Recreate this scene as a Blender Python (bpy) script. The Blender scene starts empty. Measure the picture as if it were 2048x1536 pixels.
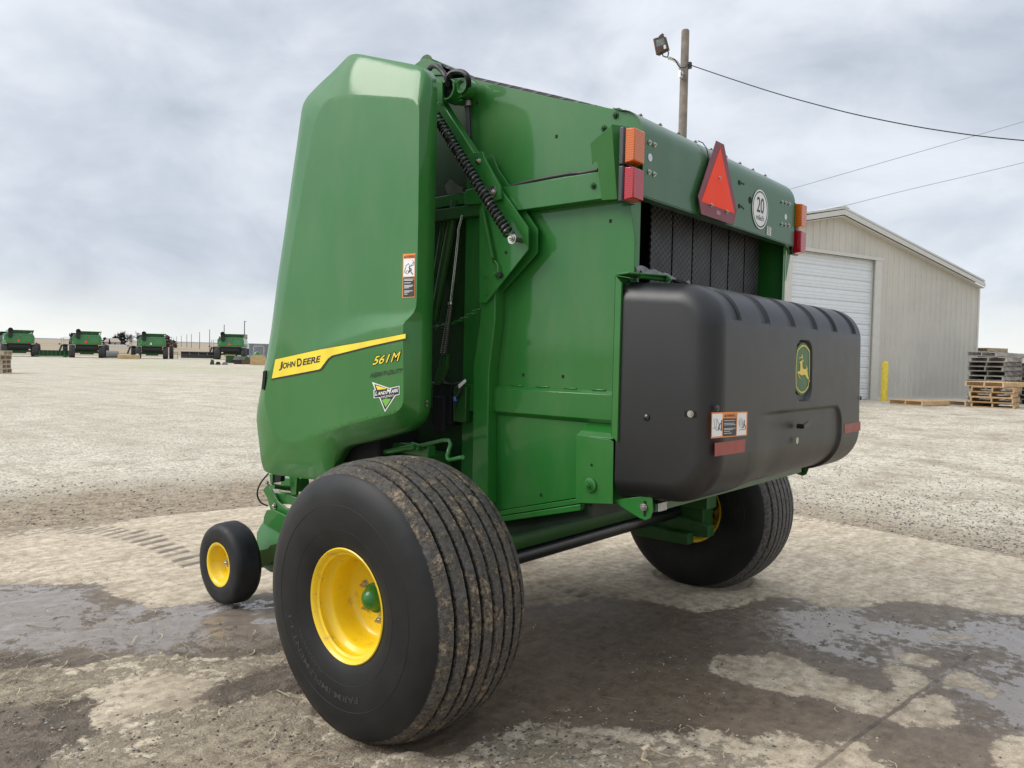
import bpy, bmesh, math, random
import numpy as np
from mathutils import Vector, Matrix, noise
from mathutils.geometry import delaunay_2d_cdt
random.seed(7)
rng = np.random.default_rng(7)
S = bpy.context.scene
COL = S.collection
V = Vector
# ------------------------------------------------------------------ camera
F_PX = 1548.27
YAW, PITCH, ROLL = map(math.radians, (49.65706, -1.96126, 1.24236))
CAM = V((-3.51684, -1.65173, 1.49657))
fw = V((math.sin(YAW)*math.cos(PITCH), math.cos(YAW)*math.cos(PITCH), math.sin(PITCH)))
r0 = V((math.cos(YAW), -math.sin(YAW), 0)); u0 = r0.cross(fw)
rt = r0*math.cos(ROLL)+u0*math.sin(ROLL)
up = -r0*math.sin(ROLL)+u0*math.cos(ROLL)
cd = bpy.data.cameras.new('camera'); cam = bpy.data.objects.new('camera', cd); COL.objects.link(cam)
cd.sensor_width = 36; cd.lens = 36*F_PX/2048; cd.clip_end = 6000; cd.clip_start = .05
cam.matrix_world = Matrix(((rt.x, up.x, -fw.x, CAM.x), (rt.y, up.y, -fw.y, CAM.y), (rt.z, up.z, -fw.z, CAM.z), (0, 0, 0, 1)))
S.camera = cam


def ray(a, b):
    return fw*F_PX+rt*(a-1024)-up*(b-768)


def at(ax, val, a, b):
    """survey helper: the point of the plane ax=val seen at photo position a,b"""
    i = 'xyz'.index(ax); k = ray(a, b); t = (val-CAM[i])/k[i]
    return CAM+k*t


def atx(v, a, b): return at('x', v, a, b)
def aty(v, a, b): return at('y', v, a, b)
def atz(v, a, b): return at('z', v, a, b)
def atd(D, a, b): return CAM+ray(a, b)/F_PX*D


# ------------------------------------------------------------------ materials
def nt(name):
    m = bpy.data.materials.new(name); m.use_nodes = True
    t = m.node_tree; t.nodes.clear()
    o = t.nodes.new('ShaderNodeOutputMaterial'); p = t.nodes.new('ShaderNodeBsdfPrincipled')
    t.links.new(p.outputs[0], o.inputs[0])
    return m, t, p


def nd(t, typ, **k):
    n = t.nodes.new(typ)
    for a, b in k.items():
        if a in ('operation', 'data_type', 'blend_type', 'noise_dimensions', 'feature', 'wave_type', 'bands_direction', 'attribute_name', 'interpolation_type', 'noise_type', 'distance', 'clamp'):
            setattr(n, a, b)
        else:
            n.inputs[a.replace('_', ' ')].default_value = b
    return n


def ramp(t, fac, stops, interp='LINEAR'):
    n = t.nodes.new('ShaderNodeValToRGB'); n.color_ramp.interpolation = interp
    e = n.color_ramp.elements
    while len(e) < len(stops): e.new(.5)
    for x, (p, c) in zip(e, stops):
        x.position = p; x.color = (c, c, c, 1) if isinstance(c, (int, float)) else (*c, 1)
    t.links.new(fac, n.inputs[0]); return n.outputs[0]


def mixc(t, fac, a, b, mode='MIX'):
    n = t.nodes.new('ShaderNodeMix'); n.data_type = 'RGBA'; n.blend_type = mode
    for s, v in ((0, fac), (6, a), (7, b)):
        if isinstance(v, (int, float)): n.inputs[s].default_value = v
        elif isinstance(v, tuple): n.inputs[s].default_value = (*v, 1)
        else: t.links.new(v, n.inputs[s])
    return n.outputs[2]


def math_(t, op, a, b=None, clamp=False):
    n = t.nodes.new('ShaderNodeMath'); n.operation = op; n.use_clamp = clamp
    for i, v in enumerate((a, b)):
        if v is None: continue
        if isinstance(v, (int, float)): n.inputs[i].default_value = v
        else: t.links.new(v, n.inputs[i])
    return n.outputs[0]


def sstep(t, v, lo, hi):
    n = t.nodes.new('ShaderNodeMapRange'); n.interpolation_type = 'SMOOTHSTEP'
    t.links.new(v, n.inputs[0]); n.inputs[1].default_value = lo; n.inputs[2].default_value = hi
    return n.outputs[0]


def coords(t, scale=(1, 1, 1), which='Object', rot=(0, 0, 0)):
    c = t.nodes.new('ShaderNodeTexCoord'); m = t.nodes.new('ShaderNodeMapping')
    m.inputs['Scale'].default_value = scale; m.inputs['Rotation'].default_value = rot
    t.links.new(c.outputs[which], m.inputs[0]); return m.outputs[0]


def noise_(t, vec, scale, detail=4, rough=.55, dist=0):
    n = t.nodes.new('ShaderNodeTexNoise'); t.links.new(vec, n.inputs['Vector'])
    n.inputs['Scale'].default_value = scale; n.inputs['Detail'].default_value = detail
    n.inputs['Roughness'].default_value = rough; n.inputs['Distortion'].default_value = dist
    return n.outputs['Fac']


def bump(t, p, h, strength, dist, prev=None):
    b = t.nodes.new('ShaderNodeBump'); b.inputs['Strength'].default_value = strength; b.inputs['Distance'].default_value = dist
    t.links.new(h, b.inputs['Height'])
    if prev is not None: t.links.new(prev, b.inputs['Normal'])
    if p is not None: t.links.new(b.outputs[0], p.inputs['Normal'])
    return b.outputs[0]


def simple(name, col, rough=.5, metal=0., coat=0., var=.12, bumpd=0., bscale=200, vscale=6, spec=.5, coat_rough=.08):
    m, t, p = nt(name); c = coords(t)
    n = noise_(t, c, vscale, 5)
    lo = tuple(x*(1-var) for x in col); hi = tuple(min(1, x*(1+var)) for x in col)
    t.links.new(ramp(t, n, [(.3, lo), (.7, hi)]), p.inputs['Base Color'])
    t.links.new(ramp(t, noise_(t, c, vscale*3, 4), [(.3, max(0, rough-.06)), (.7, min(1, rough+.06))]), p.inputs['Roughness'])
    p.inputs['Metallic'].default_value = metal; p.inputs['Coat Weight'].default_value = coat
    p.inputs['Coat Roughness'].default_value = coat_rough; p.inputs['Specular IOR Level'].default_value = spec
    if bumpd: bump(t, p, noise_(t, c, bscale, 3), .5, bumpd)
    return m


def paint(name, col, rough=.35, coat=.85, cr=.07, dirt=True, wav=.22):
    m, t, p = nt(name); c = coords(t)
    big = noise_(t, c, 2.2, 5); fine = noise_(t, c, 260, 2)
    base = ramp(t, big, [(.25, tuple(x*.93 for x in col)), (.75, tuple(x*1.07 for x in col))])
    if dirt:
        sp = t.nodes.new('ShaderNodeTexVoronoi'); sp.inputs['Scale'].default_value = 55; t.links.new(c, sp.inputs['Vector'])
        k = math_(t, 'MULTIPLY', sstep(t, sp.outputs['Distance'], .11, .05), sstep(t, noise_(t, c, 5, 3), .52, .72))
        base = mixc(t, math_(t, 'MULTIPLY', k, .5), base, (.12, .10, .06))
        dust = math_(t, 'MULTIPLY', ramp(t, noise_(t, coords(t, (1, 1, .35)), 6, 6, .65), [(.45, 0.), (.8, 1.)]), .10)
        base = mixc(t, dust, base, (.30, .27, .18))
    t.links.new(base, p.inputs['Base Color'])
    p.inputs['Roughness'].default_value = rough
    p.inputs['Specular IOR Level'].default_value = .3
    p.inputs['Coat Weight'].default_value = coat
    t.links.new(ramp(t, noise_(t, c, 7, 5), [(.3, cr*.7), (.75, cr*1.8)]), p.inputs['Coat Roughness'])
    n1 = bump(t, None, noise_(t, c, 3.0, 2), wav, .006)
    n2 = bump(t, None, fine, .10, .0006, n1)
    t.links.new(n2, p.inputs['Normal']); t.links.new(n2, p.inputs['Coat Normal'])
    return m


M = {}
GREEN = (.014, .142, .017)
M['green'] = paint('green_paint', GREEN, rough=.5, coat=.55, cr=.035)
M['wall'] = paint('gate_paint', GREEN, rough=.5, coat=.60, cr=.015, wav=.08)
M['shield'] = paint('green_panel_paint', (.018, .152, .019), rough=.55, coat=.56, cr=.055, wav=.14)
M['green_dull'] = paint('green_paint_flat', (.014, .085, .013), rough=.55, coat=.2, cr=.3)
M['roof'] = paint('weathered_green_paint', (.035, .120, .045), rough=.5, coat=.55, cr=.16)
M['yellow'] = paint('yellow_paint', (.86, .58, .010), rough=.4, coat=.5, cr=.12)
_t = M['yellow'].node_tree; _p = next(n for n in _t.nodes if n.type == 'BSDF_PRINCIPLED'); _l = _p.inputs['Base Color'].links[0].from_socket
_c = coords(_t); _k = math_(_t, 'MULTIPLY', sstep(_t, noise_(_t, _c, 16, 7, .7), .55, .68), .45)
_t.links.new(mixc(_t, _k, _l, (.42, .27, .08)), _p.inputs['Base Color'])
M['belly'] = simple('belly_shade_green', (.006, .018, .007), .55, var=.3)  # near-black green: shade under the machine put into the colour
M['gap_green'] = paint('shaded_frame_paint', (.008, .045, .009), rough=.6, coat=.12, cr=.3)  # body green darkened, the gap's shade put into the colour
M['black_metal'] = simple('black_metal', (.008, .008, .010), .32, coat=.4, var=.2)
M['zinc'] = simple('zinc_steel', (.55, .54, .50), .28, metal=1, var=.1)
M['steel'] = simple('worn_steel', (.22, .20, .17), .45, metal=.8, var=.3)
M['hose'] = simple('hose_rubber', (.012, .012, .014), .5, var=.2)
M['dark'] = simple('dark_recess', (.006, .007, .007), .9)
M['dec_black'] = simple('decal_black', (.010, .010, .010), .4)
M['dec_grey'] = simple('decal_grey', (.03, .028, .028), .5)
M['dec_yellow'] = simple('decal_yellow', (.92, .70, .02), .42, coat=.3)
M['dec_white'] = simple('decal_white', (.78, .78, .76), .5, var=.03)
M['dec_orange'] = simple('decal_orange', (.80, .24, .04), .5, var=.05)
M['dec_lime'] = simple('decal_lime', (.16, .42, .05), .5)
M['logo_green'] = simple('badge_green', (.05, .14, .045), .45)
M['logo_yellow'] = simple('badge_yellow', (.78, .60, .10), .45)
M['smv_orange'] = simple('slow_sign_orange', (1.0, .075, .03), .6, var=.02, spec=.25)
M['smv_red'] = simple('slow_sign_red', (.20, .035, .05), .45, var=.1, bumpd=.0006, bscale=500)
M['reflector'] = simple('red_reflector', (.30, .040, .030), .4, var=.12, bumpd=.0005, bscale=600)


def lens(name, col):
    m, t, p = nt(name); c = coords(t)
    w = t.nodes.new('ShaderNodeTexWave'); w.bands_direction = 'Z'; w.inputs['Scale'].default_value = 34
    w.wave_profile = 'SIN'
    t.links.new(c, w.inputs['Vector'])
    p.inputs['Roughness'].default_value = .12; p.inputs['Coat Weight'].default_value = .5
    t.links.new(mixc(t, w.outputs[0], tuple(x*.62 for x in col), col), p.inputs['Base Color'])
    p.inputs['Transmission Weight'].default_value = .25
    bump(t, p, w.outputs[0], .12, .0010)
    return m


M['amber'] = lens('amber_lens', (.90, .19, .004)); M['red_lens'] = lens('red_lens', (.62, .008, .022))


def mat_plastic():
    m, t, p = nt('black_cover_plastic'); c = coords(t)
    n = noise_(t, c, 3, 4)
    t.links.new(ramp(t, n, [(.3, (.0065, .0067, .0074)), (.7, (.0085, .0085, .009))]), p.inputs['Base Color'])
    t.links.new(ramp(t, noise_(t, c, 10, 4), [(.3, .36), (.7, .40)]), p.inputs['Roughness'])
    p.inputs['Specular IOR Level'].default_value = .58
    bump(t, p, noise_(t, c, 420, 3, .7), .55, .0008)
    return m


M['plastic'] = mat_plastic()


def mat_belt():
    m, t, p = nt('belt_rubber'); c = coords(t)
    def wv(ang):
        mm = t.nodes.new('ShaderNodeMapping'); mm.vector_type = 'POINT'; mm.inputs['Rotation'].default_value = (0, ang, 0)
        t.links.new(c, mm.inputs[0])
        w = t.nodes.new('ShaderNodeTexWave'); w.bands_direction = 'Z'; w.inputs['Scale'].default_value = 13; w.inputs['Distortion'].default_value = .25; w.inputs['Detail Scale'].default_value = 1.
        t.links.new(mm.outputs[0], w.inputs['Vector']); return w.outputs[0]
    a = wv(math.radians(35)); b = wv(math.radians(-35))
    h = math_(t, 'MAXIMUM', a, b)
    k = sstep(t, h, .80, .98)
    kk = math_(t, 'MULTIPLY', k, ramp(t, noise_(t, c, 9, 4), [(.3, .25), (.7, 1.)]))
    t.links.new(mixc(t, kk, (.003, .003, .004), (.15, .15, .16)), p.inputs['Base Color'])
    p.inputs['Roughness'].default_value = .5
    bump(t, p, k, .6, .004)
    return m


M['belt'] = mat_belt()
M['plastic_line'] = simple('moulding_line', (.035, .035, .036), .5)


def mat_tyre(mud, cx, cy, cz, bnd):
    """rubber; mud sits on the tread ring only (radius beyond bnd)"""
    m, t, p = nt('tyre_rubber'); c = coords(t)
    geo = t.nodes.new('ShaderNodeNewGeometry')
    g = t.nodes.new('ShaderNodeVectorMath'); g.operation = 'SUBTRACT'; g.inputs[1].default_value = (cx, cy, cz)
    t.links.new(geo.outputs['Position'], g.inputs[0])
    s = t.nodes.new('ShaderNodeSeparateXYZ'); t.links.new(g.outputs[0], s.inputs[0])
    rr = math_(t, 'SQRT', math_(t, 'ADD', math_(t, 'POWER', s.outputs[1], 2.), math_(t, 'POWER', s.outputs[2], 2.)))
    n1 = noise_(t, c, 13, 8, .70); n2 = noise_(t, c, 60, 6, .75); n3 = noise_(t, c, 170, 3, .7)
    edge = math_(t, 'ADD', rr, math_(t, 'MULTIPLY', math_(t, 'SUBTRACT', n2, .5), .014))
    tread = sstep(t, edge, bnd-.003, bnd+.003)
    wx = math_(t, 'ABSOLUTE', s.outputs[0]); gd = None
    for g_ in (0., .06, .118, .178):
        a_ = math_(t, 'ABSOLUTE', math_(t, 'SUBTRACT', wx, g_)); gd = a_ if gd is None else math_(t, 'MINIMUM', gd, a_)
    groove = sstep(t, math_(t, 'ADD', gd, math_(t, 'MULTIPLY', math_(t, 'SUBTRACT', n2, .5), .006)), .0085, .0055)
    groove = math_(t, 'MULTIPLY', groove, ramp(t, n1, [(.62, 1.), (.72, .2)]))
    dust = mixc(t, ramp(t, n2, [(.35, 0.), (.66, 1.)]), (.028, .028, .030), (.165, .150, .130))
    k = math_(t, 'ADD', math_(t, 'MULTIPLY', n1, .65), math_(t, 'MULTIPLY', n2, .45))
    mk = sstep(t, math_(t, 'ADD', k, math_(t, 'MULTIPLY', math_(t, 'SUBTRACT', n3, .5), .25)), .53-mud, .67-mud)
    mudc = mixc(t, n3, (.19, .15, .105), (.42, .335, .235))
    tc = mixc(t, mk, dust, mudc); tc = mixc(t, groove, tc, (.006, .006, .007))
    sw = mixc(t, ramp(t, noise_(t, c, 5, 6, .6), [(.35, 0.), (.75, 1.)]), (.009, .0095, .010), (.020, .0195, .019))
    t.links.new(mixc(t, tread, sw, tc), p.inputs['Base Color'])
    t.links.new(math_(t, 'ADD', .50, math_(t, 'MULTIPLY', tread, .12)), p.inputs['Roughness'])
    p.inputs['Specular IOR Level'].default_value = .28
    hh = math_(t, 'MULTIPLY', tread, math_(t, 'ADD', math_(t, 'MULTIPLY', mk, math_(t, 'ADD', .6, n3)), math_(t, 'MULTIPLY', n2, .5)))
    b1 = bump(t, None, hh, .9, .007)
    bump(t, p, noise_(t, c, 240, 2), .15, .0008, b1)
    return m


# ------------------------------------------------------------------ mesh helpers
def link(name, me, mat, parent=None, loc=None):
    o = bpy.data.objects.new(name, me); COL.objects.link(o)
    if mat is not None:
        for x in (mat if isinstance(mat, (list, tuple)) else [mat]): me.materials.append(x)
    if parent is not None:
        o.parent = parent
        if parent.parent is None and parent.type == 'EMPTY':
            o.matrix_parent_inverse = parent_inv.get(parent.name, Matrix.Identity(4))
    if loc is not None: o.location = loc
    return o


parent_inv = {}


def tag(o, label=None, cat=None, group=None, kind=None):
    if label: o['label'] = label
    if cat: o['category'] = cat
    if group: o['group'] = group
    if kind: o['kind'] = kind
    return o


def empty(name, loc, label, cat, group=None, world=False, rz=0):
    """world=True: children are built in world coordinates"""
    o = bpy.data.objects.new(name, None); COL.objects.link(o); o.location = loc; o.rotation_euler = (0, 0, rz)
    o.empty_display_size = .2
    if world: parent_inv[o.name] = Matrix.Translation(-V(loc))
    return tag(o, label, cat, group)


def copy_tree(o, parent=None):
    c = o.copy(); COL.objects.link(c)
    if parent is not None: c.parent = parent
    for ch in [x for x in bpy.data.objects if x.parent == o]: copy_tree(ch, c)
    return c


class MB:
    def __init__(s): s.v = []; s.f = []; s.mi = []; s.m = 0
    def add(s, vs, fs):
        b = len(s.v); s.v += [tuple(x) for x in vs]; s.f += [tuple(b+i for i in f) for f in fs]; s.mi += [s.m]*len(fs); return s
    def box(s, a, b):
        (x0, y0, z0), (x1, y1, z1) = a, b
        vs = [(x, y, z) for z in (z0, z1) for y in (y0, y1) for x in (x0, x1)]
        return s.add(vs, [(0, 2, 3, 1), (4, 5, 7, 6), (0, 1, 5, 4), (2, 6, 7, 3), (0, 4, 6, 2), (1, 3, 7, 5)])
    def obox(s, o, ax, ay, az):
        """box from corner o with three edge vectors"""
        o, ax, ay, az = map(V, (o, ax, ay, az))
        vs = [o+ax*i+ay*j+az*k for k in (0, 1) for j in (0, 1) for i in (0, 1)]
        fl = ax.cross(ay).dot(az) < 0
        fs = [(0, 2, 3, 1), (4, 5, 7, 6), (0, 1, 5, 4), (2, 6, 7, 3), (0, 4, 6, 2), (1, 3, 7, 5)]
        return s.add(vs, [f[::-1] for f in fs] if fl else fs)
    def prism(s, pts, d):
        """closed prism over polygon pts (3D) extruded by d"""
        pts = [V(p) for p in pts]; d = V(d); n = len(pts)
        nr = V((0, 0, 0))
        for i in range(n): nr += pts[i].cross(pts[(i+1) % n])
        if nr.dot(d) > 0: pts = pts[::-1]
        vs = pts+[p+d for p in pts]
        fs = [tuple(range(n)), tuple(range(2*n-1, n-1, -1))]
        fs += [(i, n+i, n+(i+1) % n, (i+1) % n) for i in range(n)]
        return s.add(vs, fs)
    def tube(s, path, r, seg=10, cap=True):
        path = [V(p) for p in path]; n = len(path)
        rs = r if isinstance(r, (list, tuple)) else [r]*n
        t0 = (path[1]-path[0]).normalized(); a = V((0, 0, 1)) if abs(t0.z) < .9 else V((1, 0, 0))
        nrm = t0.cross(a).normalized(); b0 = len(s.v); vs = []
        for i, p in enumerate(path):
            t = (path[min(i+1, n-1)]-path[max(i-1, 0)]).normalized()
            nrm = (nrm-t*nrm.dot(t)).normalized(); bi = t.cross(nrm)
            for k in range(seg):
                th = 2*math.pi*k/seg; vs.append(p+(nrm*math.cos(th)+bi*math.sin(th))*rs[i])
        fs = [(i*seg+k, i*seg+(k+1) % seg, (i+1)*seg+(k+1) % seg, (i+1)*seg+k) for i in range(n-1) for k in range(seg)]
        if cap: fs += [tuple(range(seg))[::-1], tuple((n-1)*seg+k for k in range(seg))]
        return s.add(vs, fs)
    def lathe(s, prof, c, axis, seg=48, cap=False):
        """prof: (along, radius) list; about axis through c"""
        c = V(c); ax = V(axis).normalized(); a = V((0, 0, 1)) if abs(ax.z) < .9 else V((1, 0, 0))
        e1 = a.cross(ax).normalized(); e2 = ax.cross(e1); n = len(prof); vs = []
        for w, r in prof:
            for k in range(seg):
                th = 2*math.pi*k/seg; vs.append(c+ax*w+(e1*math.cos(th)+e2*math.sin(th))*r)
        fs = [(i*seg+k, i*seg+(k+1) % seg, (i+1)*seg+(k+1) % seg, (i+1)*seg+k) for i in range(n-1) for k in range(seg)]
        if cap: fs += [tuple(range(seg))[::-1], tuple((n-1)*seg+k for k in range(seg))]
        return s.add(vs, fs)
    def cyl(s, a, b, r, seg=16):
        return s.tube([a, b], r, seg)
    def bolt(s, c, axis, r=.012, h=.008):
        c = V(c); ax = V(axis).normalized()
        s.lathe([(0, 0.0001), (0, r*1.45), (h*.25, r*1.45), (h*.25, r)], c, ax, 14)
        s.lathe([(h*.25, r), (h, r), (h, .0001)], c, ax, 6)
        s.lathe([(h, r*.45), (h*1.7, r*.45), (h*1.7, .0001)], c, ax, 8); return s
    def mesh(s, smooth=35, recalc=True):
        me = bpy.data.meshes.new('m'); me.from_pydata(s.v, [], s.f)
        if any(s.mi): me.polygons.foreach_set('material_index', s.mi)
        if recalc:
            bm = bmesh.new(); bm.from_mesh(me); bmesh.ops.recalc_face_normals(bm, faces=bm.faces); bm.to_mesh(me); bm.free()
        if smooth:
            me.polygons.foreach_set('use_smooth', [True]*len(me.polygons)); me.set_sharp_from_angle(angle=math.radians(smooth))
        me.update(); return me
    def build(s, name, mat, parent=None, bevel=0, smooth=35, loc=None):
        o = link(name, s.mesh(smooth), mat, parent, loc)
        if bevel:
            b = o.modifiers.new('b', 'BEVEL'); b.width = bevel; b.segments = 2; b.limit_method = 'ANGLE'; b.angle_limit = math.radians(40)
        return o


def split_pieces(names, margin=.002):
    for o in list(bpy.data.objects):
        base = o.name.split('.')[0]
        if o.type != 'MESH' or base not in names: continue
        me = o.data; n = len(me.vertices); par = list(range(n))
        def find(a):
            while par[a] != a: par[a] = par[par[a]]; a = par[a]
            return a
        for e in me.edges:
            a, b_ = find(e.vertices[0]), find(e.vertices[1])
            if a != b_: par[a] = b_
        isl = {}
        for i in range(n): isl.setdefault(find(i), []).append(i)
        L = [(v, [min(me.vertices[i].co[k] for i in v)-margin for k in range(3)], [max(me.vertices[i].co[k] for i in v)+margin for k in range(3)]) for v in isl.values()]
        groups = []
        for v, lo, hi in L:
            hit = [g for g in groups if all(lo[k] <= g[2][k] and hi[k] >= g[1][k] for k in range(3))]
            ng = [list(v), lo, hi]
            for g in hit:
                ng[0] += g[0]; ng[1] = [min(a, b_) for a, b_ in zip(ng[1], g[1])]; ng[2] = [max(a, b_) for a, b_ in zip(ng[2], g[2])]; groups.remove(g)
            groups.append(ng)
        if len(groups) < 2: continue
        own = {}
        for gi, g in enumerate(groups):
            for i in g[0]: own[i] = gi
        parts = [([], [], {}) for _ in groups]
        for pl in me.polygons:
            gi = own[pl.vertices[0]]; vs, fs, mp = parts[gi]; f = []
            for i in pl.vertices:
                if i not in mp: mp[i] = len(vs); vs.append(me.vertices[i].co.copy())
                f.append(mp[i])
            fs.append(f)
        sm = me.polygons[0].use_smooth
        for gi, (vs, fs, _) in enumerate(parts):
            m2 = bpy.data.meshes.new(base); m2.from_pydata(vs, [], fs)
            for x in me.materials: m2.materials.append(x)
            if sm: m2.polygons.foreach_set('use_smooth', [True]*len(fs)); m2.set_sharp_from_angle(angle=math.radians(35))
            if gi == 0: o.data = m2
            else:
                c = o.copy(); c.data = m2; COL.objects.link(c)


def text_mesh(body, bold=0., shear=0., extr=0.):
    cu = bpy.data.curves.new('t', 'FONT'); cu.body = body; cu.offset = bold; cu.shear = shear; cu.size = 1
    o = bpy.data.objects.new('t', cu); COL.objects.link(o)
    dg = bpy.context.evaluated_depsgraph_get(); me = bpy.data.meshes.new_from_object(o.evaluated_get(dg))
    vs = [v.co.copy() for v in me.vertices]; fs = [tuple(p.vertices) for p in me.polygons]
    bpy.data.objects.remove(o); bpy.data.meshes.remove(me)
    return vs, fs


def text_quad(mb, body, o, ex, ey, bold=0., shear=0., fn=None):
    """fit text's bounding box into parallelogram o, o+ex, o+ey"""
    vs, fs = text_mesh(body, bold, shear)
    x0 = min(v.x for v in vs); x1 = max(v.x for v in vs); y0 = min(v.y for v in vs); y1 = max(v.y for v in vs)
    o, ex, ey = V(o), V(ex), V(ey)
    out = [o+ex*((v.x-x0)/(x1-x0))+ey*((v.y-y0)/(y1-y0)) for v in vs]
    if fn: out = [fn(p) for p in out]
    mb.add(out, fs)


def smooth01(x): x = max(0., min(1., x)); return x*x*(3-2*x)


# ================================================================== ROUND BALER
WY, WZ = .755, .517
baler = empty('round_baler', (0, WY, 0), 'large green round hay baler with yellow wheels and black rear cover, parked on the pad', 'round baler', world=True)
XG = -.80   # near gate wall

# ---- gate side walls
def wall_poly(x):
    pts = [atx(XG, *p) for p in ((937, 156), (1120, 198.6))]
    yz = [(p.y, p.z) for p in pts]+[(.13, 2.527)]
    for k in range(8, 0, -1):
        th = math.pi/2*k/8*.93; yz.append((-.018+.125*(1-math.cos(th))+.004, 2.39+.125*math.sin(th)-.002))
    yz += [(-.014, 2.39), (-.014, 2.158), (.02, 2.15), (.02, .897), (.282, .897), (.738, .774), (.97, .71), (.97, 2.80)]
    return [(x, y, z) for y, z in yz]
mb = MB(); mb.prism(wall_poly(XG), (.006, 0, 0))
mb.box((XG, .0175, .9), (XG+.036, .0205, 2.16))
mb.build('gate_wall', M['wall'], baler, bevel=.0015)
mb = MB(); mb.prism(wall_poly(-XG-.006), (.006, 0, 0)); mb.box((-XG-.036, .0175, .9), (-XG, .0205, 2.16))
mb.build('gate_wall', M['green'], baler)
# small square punched holes, black plugs on the near wall
mb = MB()
for p in ((1113, 273), (1221, 442), (1046.5, 750), (1126, 753), (1082, 990), (1178, 840), (954, 206)):
    q = atx(XG, *p); mb.box((XG-.0015, q.y-.006, q.z-.007), (XG+.001, q.y+.006, q.z+.007))
mb.build('punched_hole', M['dark'], baler)
mb = MB()
for p in ((1231, 231), (1208, 257), (1187, 372)):
    mb.bolt(atx(XG if p[0] != 1187 else -.861, *p)-V((.001, 0, 0)), (-1, 0, 0), .010, .010)
mb.build('wall_bolt', M['green_dull'], baler)
# bottom rail of gate, follows slanted lower edge
mb = MB()
mb.prism([(XG-.012, .282, .893), (XG-.012, .738, .772), (XG-.012, .95, .712), (XG-.012, .95, .690), (XG-.012, .738, .748), (XG-.012, .2, .892), (XG-.012, .2, .905)], (.03, 0, 0))
mb.prism([(XG-.024, .24, .878), (XG-.024, .95, .688), (XG-.024, .95, .664), (XG-.024, .24, .852)], (.06, 0, 0))
mb.build('bottom_rail', M['green'], baler, bevel=.002)
# floor between side walls (dark belly) and rollers
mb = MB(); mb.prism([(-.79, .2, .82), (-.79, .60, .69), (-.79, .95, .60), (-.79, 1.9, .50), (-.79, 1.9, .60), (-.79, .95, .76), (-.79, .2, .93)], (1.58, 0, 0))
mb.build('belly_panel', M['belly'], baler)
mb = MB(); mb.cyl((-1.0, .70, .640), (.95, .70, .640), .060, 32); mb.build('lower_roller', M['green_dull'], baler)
mb = MB(); mb.cyl((-1.30, WY, .530), (1.30, WY, .528), .047, 36); mb.build('axle_tube', M['black_metal'], baler)
# fixed front body side (dark, seen in gap between shield and gate)
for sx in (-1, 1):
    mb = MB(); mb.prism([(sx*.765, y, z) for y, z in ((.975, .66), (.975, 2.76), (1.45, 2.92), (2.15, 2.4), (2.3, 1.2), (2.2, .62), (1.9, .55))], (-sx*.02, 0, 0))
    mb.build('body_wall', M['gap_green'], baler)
# horizontal ribs
mb = MB()
mb.box((-.862, .10, 2.152), (-.80, .70, 2.266)); mb.build('upper_crossbar', M['green'], baler, bevel=.003)
mb = MB(); mb.box((-.845, .80, 2.16), (-.79, 1.5, 2.215)); mb.build('upper_crossbar', M['green_dull'], baler, bevel=.003)
mb = MB()
a, b = atx(-.80, 994, 769), atx(-.80, 1231, 782)
mb.prism([(-.80, .065, 1.367), (-.826, .065, 1.352), (-.826, .065, 1.245), (-.80, .065, 1.225)], (0, .685, 0))
mb.box((-.822, .80, 1.235), (-.79, 1.30, 1.365))
for k in range(4):
    y = .14+k*.15; mb.box((-.806, y, 1.3655), (-.800, y+.07, 1.372))
mb.build('middle_rib', M['green'], baler, bevel=.003)
# vertical post (square tube, kicks forward halfway)
mb = MB()
yz = [((960, 560), (990, 560)), ((960, 640), (990, 640)), ((947, 735), (977.5, 742)), ((945.5, 860), (975.5, 860)), ((943, 1010), (975, 1010))]
P0 = [atx(-.865, *a) for a, _ in yz]; P1 = [atx(-.865, *b) for _, b in yz]
mb.prism(P0+P1[::-1], (.065, 0, 0))
mb.build('support_post', M['green'], baler, bevel=.004)
# tension arm: twin wedge plates + sleeve + tube
pl = [(959, 605.7), (971.7, 605.7), (1055.9, 499.5), (1056.5, 455), (999.4, 375.5), (985, 372), (966, 398), (959, 422)]
mb = MB(); mb.prism([atx(-.885, *p) for p in pl], (.009, 0, 0))
mb.build('wedge_plate', M['green'], baler, bevel=.0015)
pl2 = [(978, 560), (1000, 588), (1074, 506), (1075, 458), (996, 338), (985, 310), (972, 314), (970, 350), (1000, 400)]
mb = MB(); mb.prism([atx(-.835, *p) for p in pl2], (.009, 0, 0))
mb.build('wedge_plate', M['green'], baler, bevel=.0015)
sl = [(935, 312), (946, 305.5), (964.5, 303), (970.4, 320), (1000, 372), (1001, 398), (984, 404), (962, 372)]
mb = MB(); mb.prism([atx(-.905, *p) for p in sl], (.016, 0, 0)); mb.build('sleeve_plate', M['green'], baler, bevel=.002)
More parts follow.
